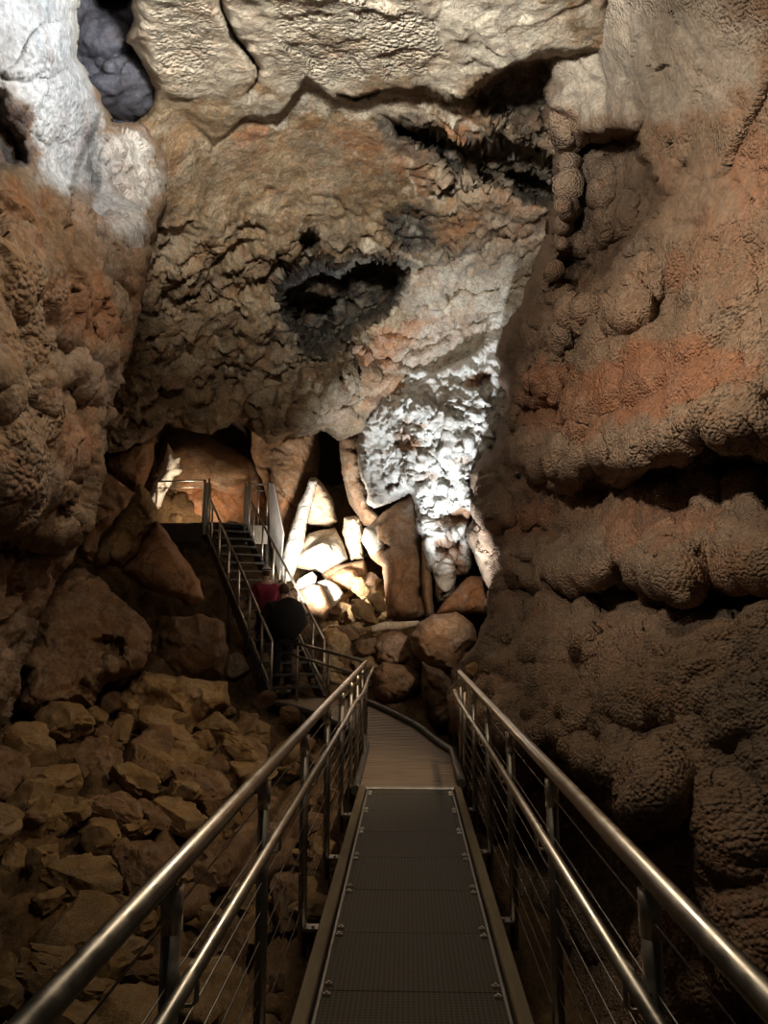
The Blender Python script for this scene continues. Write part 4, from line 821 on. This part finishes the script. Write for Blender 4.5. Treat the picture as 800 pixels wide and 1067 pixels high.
for s, side in ((-1, 'left'), (1, 'right')):
    o_ = s*(HWD+.03); t2 = empty('stair_railing', tuple(SP(0, o_, .28)), 'sloping steel railing on the %s of the staircase' % ('left side' if s < 0 else 'right side, nearer the rubble pile,'), 'railing', 'railings of the staircase')
    top = [SP(-.05, o_, 1.22), SP(4.05, o_, 4.12)]; lo = [SP(0, o_, .52), SP(4.15, o_, 3.40)]
    m = MB(); m.tube(top, .024, 14); L(m.build('top_rail', M['steel_dark'], t2, True), t2)
    m = MB(); m.tube(lo, .02, 12); L(m.build('lower_rail', M['steel_dark'], t2, True), t2)
    for u in (.0, .12, .29, .46, .63, .80, .95):
        a = np.array(p3(top[0], top[1], u)); b = np.array(p3(SP(0, o_, .25), SP(4.1, o_, 3.22), u)); a = SP(float((a-SB)@SU), o_, a[2])
        m = MB(); m.tube([a, (a[0], a[1], b[2])], .022, 12); L(m.build('post', M['steel'], t2, True), t2)
    for k in range(3):
        m = MB(); m.tube([SP(0, o_, .70+.14*k), SP(4.1, o_, 3.55+.14*k)], .003, 6); L(m.build('wire_cable', M['cable'], t2, True), t2)
    # wide end panel at the landing
    t3 = empty('gate_post', tuple(SP(RUN-.05, o_, 3.1)), 'broad steel gate post at the top of the staircase, %s of the two' % ('left' if s < 0 else 'right'), 'post')
    m = MB(); m.box(SP(RUN-.1, o_, 3.95), (.17, .12, 1.15), SR, bev=.01); L(m.build('panel', M['steel_dark'], t3), t3)
    m = MB(); m.tube([SP(RUN-.26, o_, 3.35), SP(RUN-.26, o_, 4.60)], .025, 12); L(m.build('post', M['steel'], t3, True), t3)
    m = MB(); m.tube([SP(RUN+.07, o_, 3.6), SP(RUN+.07, o_, 4.62)], .025, 12); L(m.build('post', M['steel'], t3, True), t3)

# landing
def land(px, d, z): q = W(px, 540, d); return np.array([q[0], q[1], z])
t = empty('upper_landing', tuple(land(220, 16.8, ZT)), 'flat dark metal landing at the top of the staircase', 'landing')
la = land(161, 16.4, ZT); lb = SP(RUN, -HWD-.05, ZT); lc = SP(RUN, HWD+.05, ZT); ld = land(279, 16.8, ZT); le = land(288, 17.6, ZT); lf = land(158, 17.5, ZT)
pl = [la, lb, lc, ld, le, lf]; v = [p-np.array([0, 0, .06]) for p in pl]+pl; n6 = 6
L(MB().add(v, [tuple(reversed(range(6))), tuple(range(6, 12))]+[(i, (i+1) % 6, 6+(i+1) % 6, 6+i) for i in range(6)]).build('deck_plate', M['sub'], t), t)
def fascia(a, b, h, mat, nm='fascia'):
    a = np.array(a); b = np.array(b); d = b-a; ln = np.linalg.norm(d); u = d/ln; w = np.cross(u, [0, 0, 1.])
    m = MB(); m.box((a+b)/2-np.array([0, 0, h/2+.0])-w*-.03, (ln, .04, h), np.column_stack([u, w, [0, 0, 1]])); return m.build(nm, mat, t)
L(fascia(la, lb, .42, M['sub']), t); L(fascia(lc, ld, .42, M['steel_dark']), t)
for q in (la, ld, lf, le):
    m = MB(); m.tube([q-np.array([0, 0, .05]), (q[0], q[1], float(zfloor(q[0], q[1]))-.3)], .05, 10); L(m.build('support_leg', M['sub'], t, True), t)
for (a, b, lbx) in ((la, lb, 'thin railing on the left part of the upper landing before the calcite spire'), (lc, ld, 'thin railing on the right part of the upper landing')):
    t2 = empty('landing_railing', tuple(a), lbx, 'railing')
    for h, r in ((.95, .02), (.80, .012)):
        m = MB(); m.tube([a+np.array([0, 0, h]), b+np.array([0, 0, h])], r, 10); L(m.build('top_rail' if h > .9 else 'lower_rail', M['steel_dark'], t2, True), t2)
    for u in ((0.02, .98) if a is la else (.1, .55, .97)):
        q = np.array(p3(a, b, u)); m = MB(); m.tube([q, q+np.array([0, 0, .97])], .022, 10); L(m.build('post', M['steel'], t2, True), t2)
# white sheet
q = [W(281, 504, 16.3), W(285, 504, 16.1), W(296, 600, 14.9), W(283, 612, 15.6)]
q = [W(280, 503, 16.9), W(284.5, 504, 16.6), W(295, 556, 15.6), W(291, 604, 15.3), W(281, 560, 16.2)]
th = np.array([.02, .01, 0]); v = [p for p in q]+[p+th for p in q]
o = MB().add(v, [tuple(range(5)), tuple(reversed(range(5, 10)))]+[(i, i+5, (i+1) % 5+5, (i+1) % 5) for i in range(5)]).build('barrier_sheet', M['panel'], origin=tuple(q[3])); tag(o, 'narrow white barrier sheet beside the right landing post', 'panel')

# ================================================================== PEOPLE
def skin_obj(name, verts, edges, radii, mat, parent, sub=2, root=0):
    me = bpy.data.meshes.new(name); me.from_pydata([tuple(map(float, v)) for v in verts], edges, []); me.materials.append(mat)
    o = bpy.data.objects.new(name, me); COL.objects.link(o)
    if parent is not None: o.parent = parent
    md = o.modifiers.new('skin', 'SKIN'); md.use_smooth_shade = True
    me.update()
    lay = me.skin_vertices[0] if me.skin_vertices else None
    if lay is None:
        bpy.context.view_layer.objects.active = o; lay = me.skin_vertices[0]
    for i, r in enumerate(radii):
        rr = r if hasattr(r, '__len__') else (r, r); lay.data[i].radius = rr; lay.data[i].use_root = (i == root)
    s = o.modifiers.new('sub', 'SUBSURF'); s.levels = sub; s.render_levels = sub
    return o
def ellipsoid(c, r, seg=20, rg=14, f=None):
    v = []; fa = []
    for i in range(rg+1):
        a = math.pi*i/rg
        for j in range(seg):
            b = 2*math.pi*j/seg; p = np.array([math.sin(a)*math.cos(b), math.sin(a)*math.sin(b), math.cos(a)])
            if f: p = f(p)
            v.append(np.array(c)+p*np.array(r))
    for i in range(rg):
        for j in range(seg): fa.append((i*seg+j, (i+1)*seg+j, (i+1)*seg+(j+1) % seg, i*seg+(j+1) % seg))
    return v, fa
def person(name, loc, rz, label, H, jacket, puffy, hat, arm_l, arm_r, legs):
    # local frame: +y is the way the person faces, z up, feet at 0
    t = empty(name, loc, label, 'person', None, rz)
    k = H/1.75
    (kl, fl_), (kr, fr_) = legs
    V = [(0, 0, .95), (0, 0, 1.12), (0, .01, 1.30), (0, 0, 1.44), (0, .01, 1.52), (0, .03, 1.58), (0, .03, 1.68)]
    R = [(.15, .12), (.14, .11), (.17, .12), (.13, .09), (.055, .055), (.07, .08), (.075, .09)]
    E_ = [(i, i+1) for i in range(6)]
    def chain(start, pts, rad):
        p = start
        for q, r in zip(pts, rad): V.append(q); R.append(r if hasattr(r, '__len__') else (r, r)); E_.append((p, len(V)-1)); p = len(V)-1
        return p
    for s, kn, ft in ((-1, kl, fl_), (1, kr, fr_)):
        chain(0, [(s*.09, 0, .88), kn, ft, (ft[0], ft[1]+.04, ft[2]-.04), (ft[0], ft[1]+.17, ft[2]-.06)], [.09, .058, .042, .045, .032])
    for s, (el, wr) in ((-1, arm_l), (1, arm_r)):
        w = chain(3, [(s*.19, 0, 1.41), el, wr], [.055, .04, .026]); wv = np.array(wr); dv = wv-np.array(el); dv /= np.linalg.norm(dv)
        lat = np.cross(dv, [0, 0, 1]); lat /= np.linalg.norm(lat)+1e-9
        palm = chain(w, [wv+dv*.06], [(.032, .016)])
        pv = wv+dv*.06
        for f_, (o_, ln) in enumerate(((-.03, .065), (-.01, .078), (.01, .074), (.028, .058))):
            b = pv+dv*.035+lat*o_; chain(palm, [b, b+dv*ln*.5+np.array([0, 0, -.012]), b+dv*ln*.75+np.array([0, 0, -.04])], [.009, .008, .007])
        chain(palm, [wv+dv*.03-lat*.045, wv+dv*.06-lat*.055+np.array([0, 0, -.02])], [.01, .009])
    V = [np.array(v)*k for v in V]; R = [tuple(x*k for x in r) for r in R]
    body = skin_obj('body', V, E_, R, M['skin'], t)
    # head as its own shaped surface joined to the neck
    def hf(p):
        q = p.copy()
        if p[1] > .3: q[1] *= .95
        if p[2] < -.2: q[0] *= 1+.45*(p[2]+.2); q[1] *= 1+.15*(p[2]+.2)
        return q
    v, f = ellipsoid((0, .03*k, 1.655*k), (.077*k, .098*k, .118*k), 24, 18, hf); mb = MB(); mb.add(v, f)
    mb.tube([(0, .125*k, 1.675*k), (0, .146*k, 1.635*k), (0, .125*k, 1.625*k)], [.008*k, .014*k, .01*k], 8)
    for s in (-1, 1):
        vv, f2 = ellipsoid((s*.08*k, .02*k, 1.65*k), (.010*k, .022*k, .032*k), 10, 8); mb.add(vv, f2)
    hd = mb.build('head', M['skin'], t, True)
    for s in (-1, 1):
        vv, f2 = ellipsoid((s*.03*k, .118*k, 1.665*k), (.012*k, .008*k, .008*k), 10, 6); MB().add(vv, f2).build('eye', M['eye'], hd, True)
    vv, f2 = ellipsoid((0, .118*k, 1.59*k), (.024*k, .008*k, .006*k), 10, 6); MB().add(vv, f2).build('mouth', M['hair'], hd, True)
    v, f = ellipsoid((0, .012*k, 1.685*k), (.088*k, .102*k, .105*k), 24, 16, lambda p: p*np.array([1, 1 if p[1] < .2 else .8, 1 if p[2] > -.3 else .95]))
    f = [q for q in f if not (np.mean([v[i][1] for i in q]) > .07*k and np.mean([v[i][2] for i in q]) < 1.72*k)]
    MB().add(v, f).build('hair', M['hair'], t, True)
    if hat:
        v, f = ellipsoid((0, .015*k, 1.715*k), (.097*k, .110*k, .090*k), 24, 16, lambda p: p*np.array([1, 1, 1 if p[2] > 0 else .15])); h = MB().add(v, f).build('knit_hat', M['hatw'], t, True)
        m = MB(); c = np.array([0, .015*k, 1.735*k]); m.tube([c+np.array([.098*k*math.cos(a), .111*k*math.sin(a), 0]) for a in np.linspace(0, 2*math.pi, 25)], .012*k, 8, False); m.build('dark_band', M['hatd'], h, True)
        v, f = ellipsoid((0, .015*k, 1.82*k), (.03*k, .03*k, .028*k), 12, 8); m = MB().add(v, f); m.build('bobble', M['hatw'], h, True)
    # clothes
    jm = M[jacket]; pf = puffy
    JV = [(0, 0, .84), (0, 0, 1.05), (0, -.02*pf, 1.25), (0, -.01, 1.42), (0, .0, 1.50)]; JR = [(.19*pf, .155*pf), (.18*pf, .15*pf), (.205*pf, .165*pf), (.165*pf, .125), (.075, .075)]; JE = [(0, 1), (1, 2), (2, 3), (3, 4)]
    for s, (el, wr) in ((-1, arm_l), (1, arm_r)):
        b = len(JV); JV += [(s*.19*min(pf, 1.2), 0, 1.40), el, tuple(np.array(el)*.12+np.array(wr)*.88)]; JR += [(.078*pf,)*2, (.062*pf,)*2, (.046,)*2]; JE += [(3, b), (b, b+1), (b+1, b+2)]
    skin_obj('jacket', [np.array(v)*k for v in JV], JE, [tuple(x*k for x in r) for r in JR], jm, t)
    TV = [(0, 0, .96)]; TR = [(.16, .13)]; TE = []
    for kn, ft in ((kl, fl_), (kr, fr_)):
        s = -1 if kn is kl else 1
        b = len(TV); TV += [(s*.095, 0, .84), kn, tuple(np.array(ft)*.9+np.array(kn)*.1)]; TR += [(.105,)*2, (.078,)*2, (.062,)*2]; TE += [(0, b), (b, b+1), (b+1, b+2)]
    skin_obj('trousers', [np.array(v)*k for v in TV], TE, [tuple(x*k for x in r) for r in TR], M['trouser'], t)
    for _, ft in legs:
        v, f = ellipsoid((ft[0]*k, (ft[1]+.06)*k, (ft[2]-.045)*k), (.048*k, .145*k, .055*k), 16, 10, lambda p: p*np.array([1, 1, 1 if p[2] > 0 else .85])); MB().add(v, f).build('shoe', M['shoe'], t, True)
    return t
face = math.atan2(.5, .866)
p2 = G(294, 725, .28)
pn = person('person', (p2[0], p2[1], .28), face, 'person in a bulky black coat seen from behind at the foot of the stairs', 1.86, 'black', 1.5, False,
            ((-.36, .04, 1.16), (-.40, .26, 1.02)), ((.36, .02, 1.16), (.34, .24, 1.0)), (((-.11, .03, .5), (-.11, -.02, .09)), ((.11, .12, .52), (.11, .02, .09))))
# rounded black backpack: part of the outfit carried by the person
v, f = ellipsoid((0, -.22, 1.30), (.33, .20, .36), 24, 16, lambda p: p*np.array([1, 1, 1])*(1-.08*abs(p[0]*p[2])))
bk = MB().add(v, f).build('backpack', M['black'], None, True); bk.location = pn.location; bk.rotation_euler = pn.rotation_euler; tag(bk, 'round black backpack worn by the person in the bulky black coat', 'backpack')
pq = W(277, 640, 13.25); zz = .28+(ZT-.28)*3/18.
person('person', (pq[0], pq[1], zz+.0), face, 'person in a magenta jacket and white knit hat climbing the stairs', 1.62, 'red', 1.12, True,
       ((-.27, .05, 1.18), (-.33, .26, 1.08)), ((.27, .05, 1.18), (.33, .28, 1.10)), (((-.1, .10, .52), (-.1, -.02, .09)), ((.1, .22, .62), (.1, .16, .27))))

# ================================================================== LIGHT
def aim(o, tgt):
    d = Vector(tgt)-o.location; o.rotation_euler = d.to_track_quat('-Z', 'Y').to_euler()
def spot(name, loc, tgt, W_, col, ang=60, blend=.6, size=.15):
    l = bpy.data.lights.new(name, 'SPOT'); l.energy = W_; l.color = col; l.spot_size = math.radians(ang); l.spot_blend = blend; l.shadow_soft_size = size
    o = bpy.data.objects.new(name, l); COL.objects.link(o); o.location = loc; aim(o, tgt); return o
def point(name, loc, W_, col, size=.1):
    l = bpy.data.lights.new(name, 'POINT'); l.energy = W_; l.color = col; l.shadow_soft_size = size
    o = bpy.data.objects.new(name, l); COL.objects.link(o); o.location = loc; return o
WARM = (1, .80, .58); NEU = (1, .93, .82); COOL = (.86, .93, 1.0)
spot('ceiling_spotlight', (-.4, 2.2, 4.6), tuple(W(340, -120, 6.0)), 2300, (1, .95, .85), 86, .6)
spot('left_spotlight', (-.2, 3.2, 5.2), tuple(W(60, 30, 5.0)), 380, COOL, 62, .7)
spot('wall_spotlight', (-1.6, 2.2, 5.0), tuple(W(720, 330, 6)), 950, (1, .86, .70), 66, .9)
spot('leftwall_spotlight', (1.2, 1.8, 4.9), tuple(W(60, 360, 5)), 215, WARM, 56, .9)
spot('midceiling_spotlight', (-.9, 2.6, 4.8), tuple(W(330, 250, 10)), 390, (1, .82, .58), 60, .9)
spot('curtain_spotlight', tuple(W(455, 690, 10.4)), tuple(W(462, 420, 13.3)), 1700, COOL, 66, .8)
spot('pile_spotlight', tuple(W(310, 615, 13.0)), tuple(W(362, 575, 15.5)), 1900, (1, .92, .80), 84, .85)
spot('spire_spotlight', tuple(W(198, 541, 16.2)), tuple(W(205, 480, 17.9)), 190, (1, .78, .55), 130, .8)
spot('slope_rake_fill', tuple(W(585, 330, 7.4)), (-1.7, 8.0, -.4), 360, (1, .75, .47), 54, .9, .05)  # unseen spot added to rake light over the rubble slope
spot('rubble_fill', tuple(W(505, 560, 9.3)), tuple(W(405, 635, 13.5)), 230, (1, .82, .64), 60, .9, .08)  # unseen warm fill added to brighten the rubble below the curtain
al = bpy.data.lights.new('rail_fill_area', 'AREA'); al.shape = 'RECTANGLE'; al.size = .3; al.size_y = 1.4; al.energy = 55; al.color = (1, .84, .62)  # unseen area strip added to put highlights on the rails
ao = bpy.data.objects.new('rail_fill_area', al); COL.objects.link(ao); ao.location = (.0, 3.3, 5.4)
wd = bpy.data.worlds.new('world'); S.world = wd; wd.use_nodes = True
bg = wd.node_tree.nodes['Background']; bg.inputs[0].default_value = (1, .8, .6, 1); bg.inputs[1].default_value = .006
S.view_settings.view_transform = 'Standard'; S.view_settings.look = 'None'; S.view_settings.gamma = 1; S.view_settings.exposure = 0
S.view_settings.use_curve_mapping = False
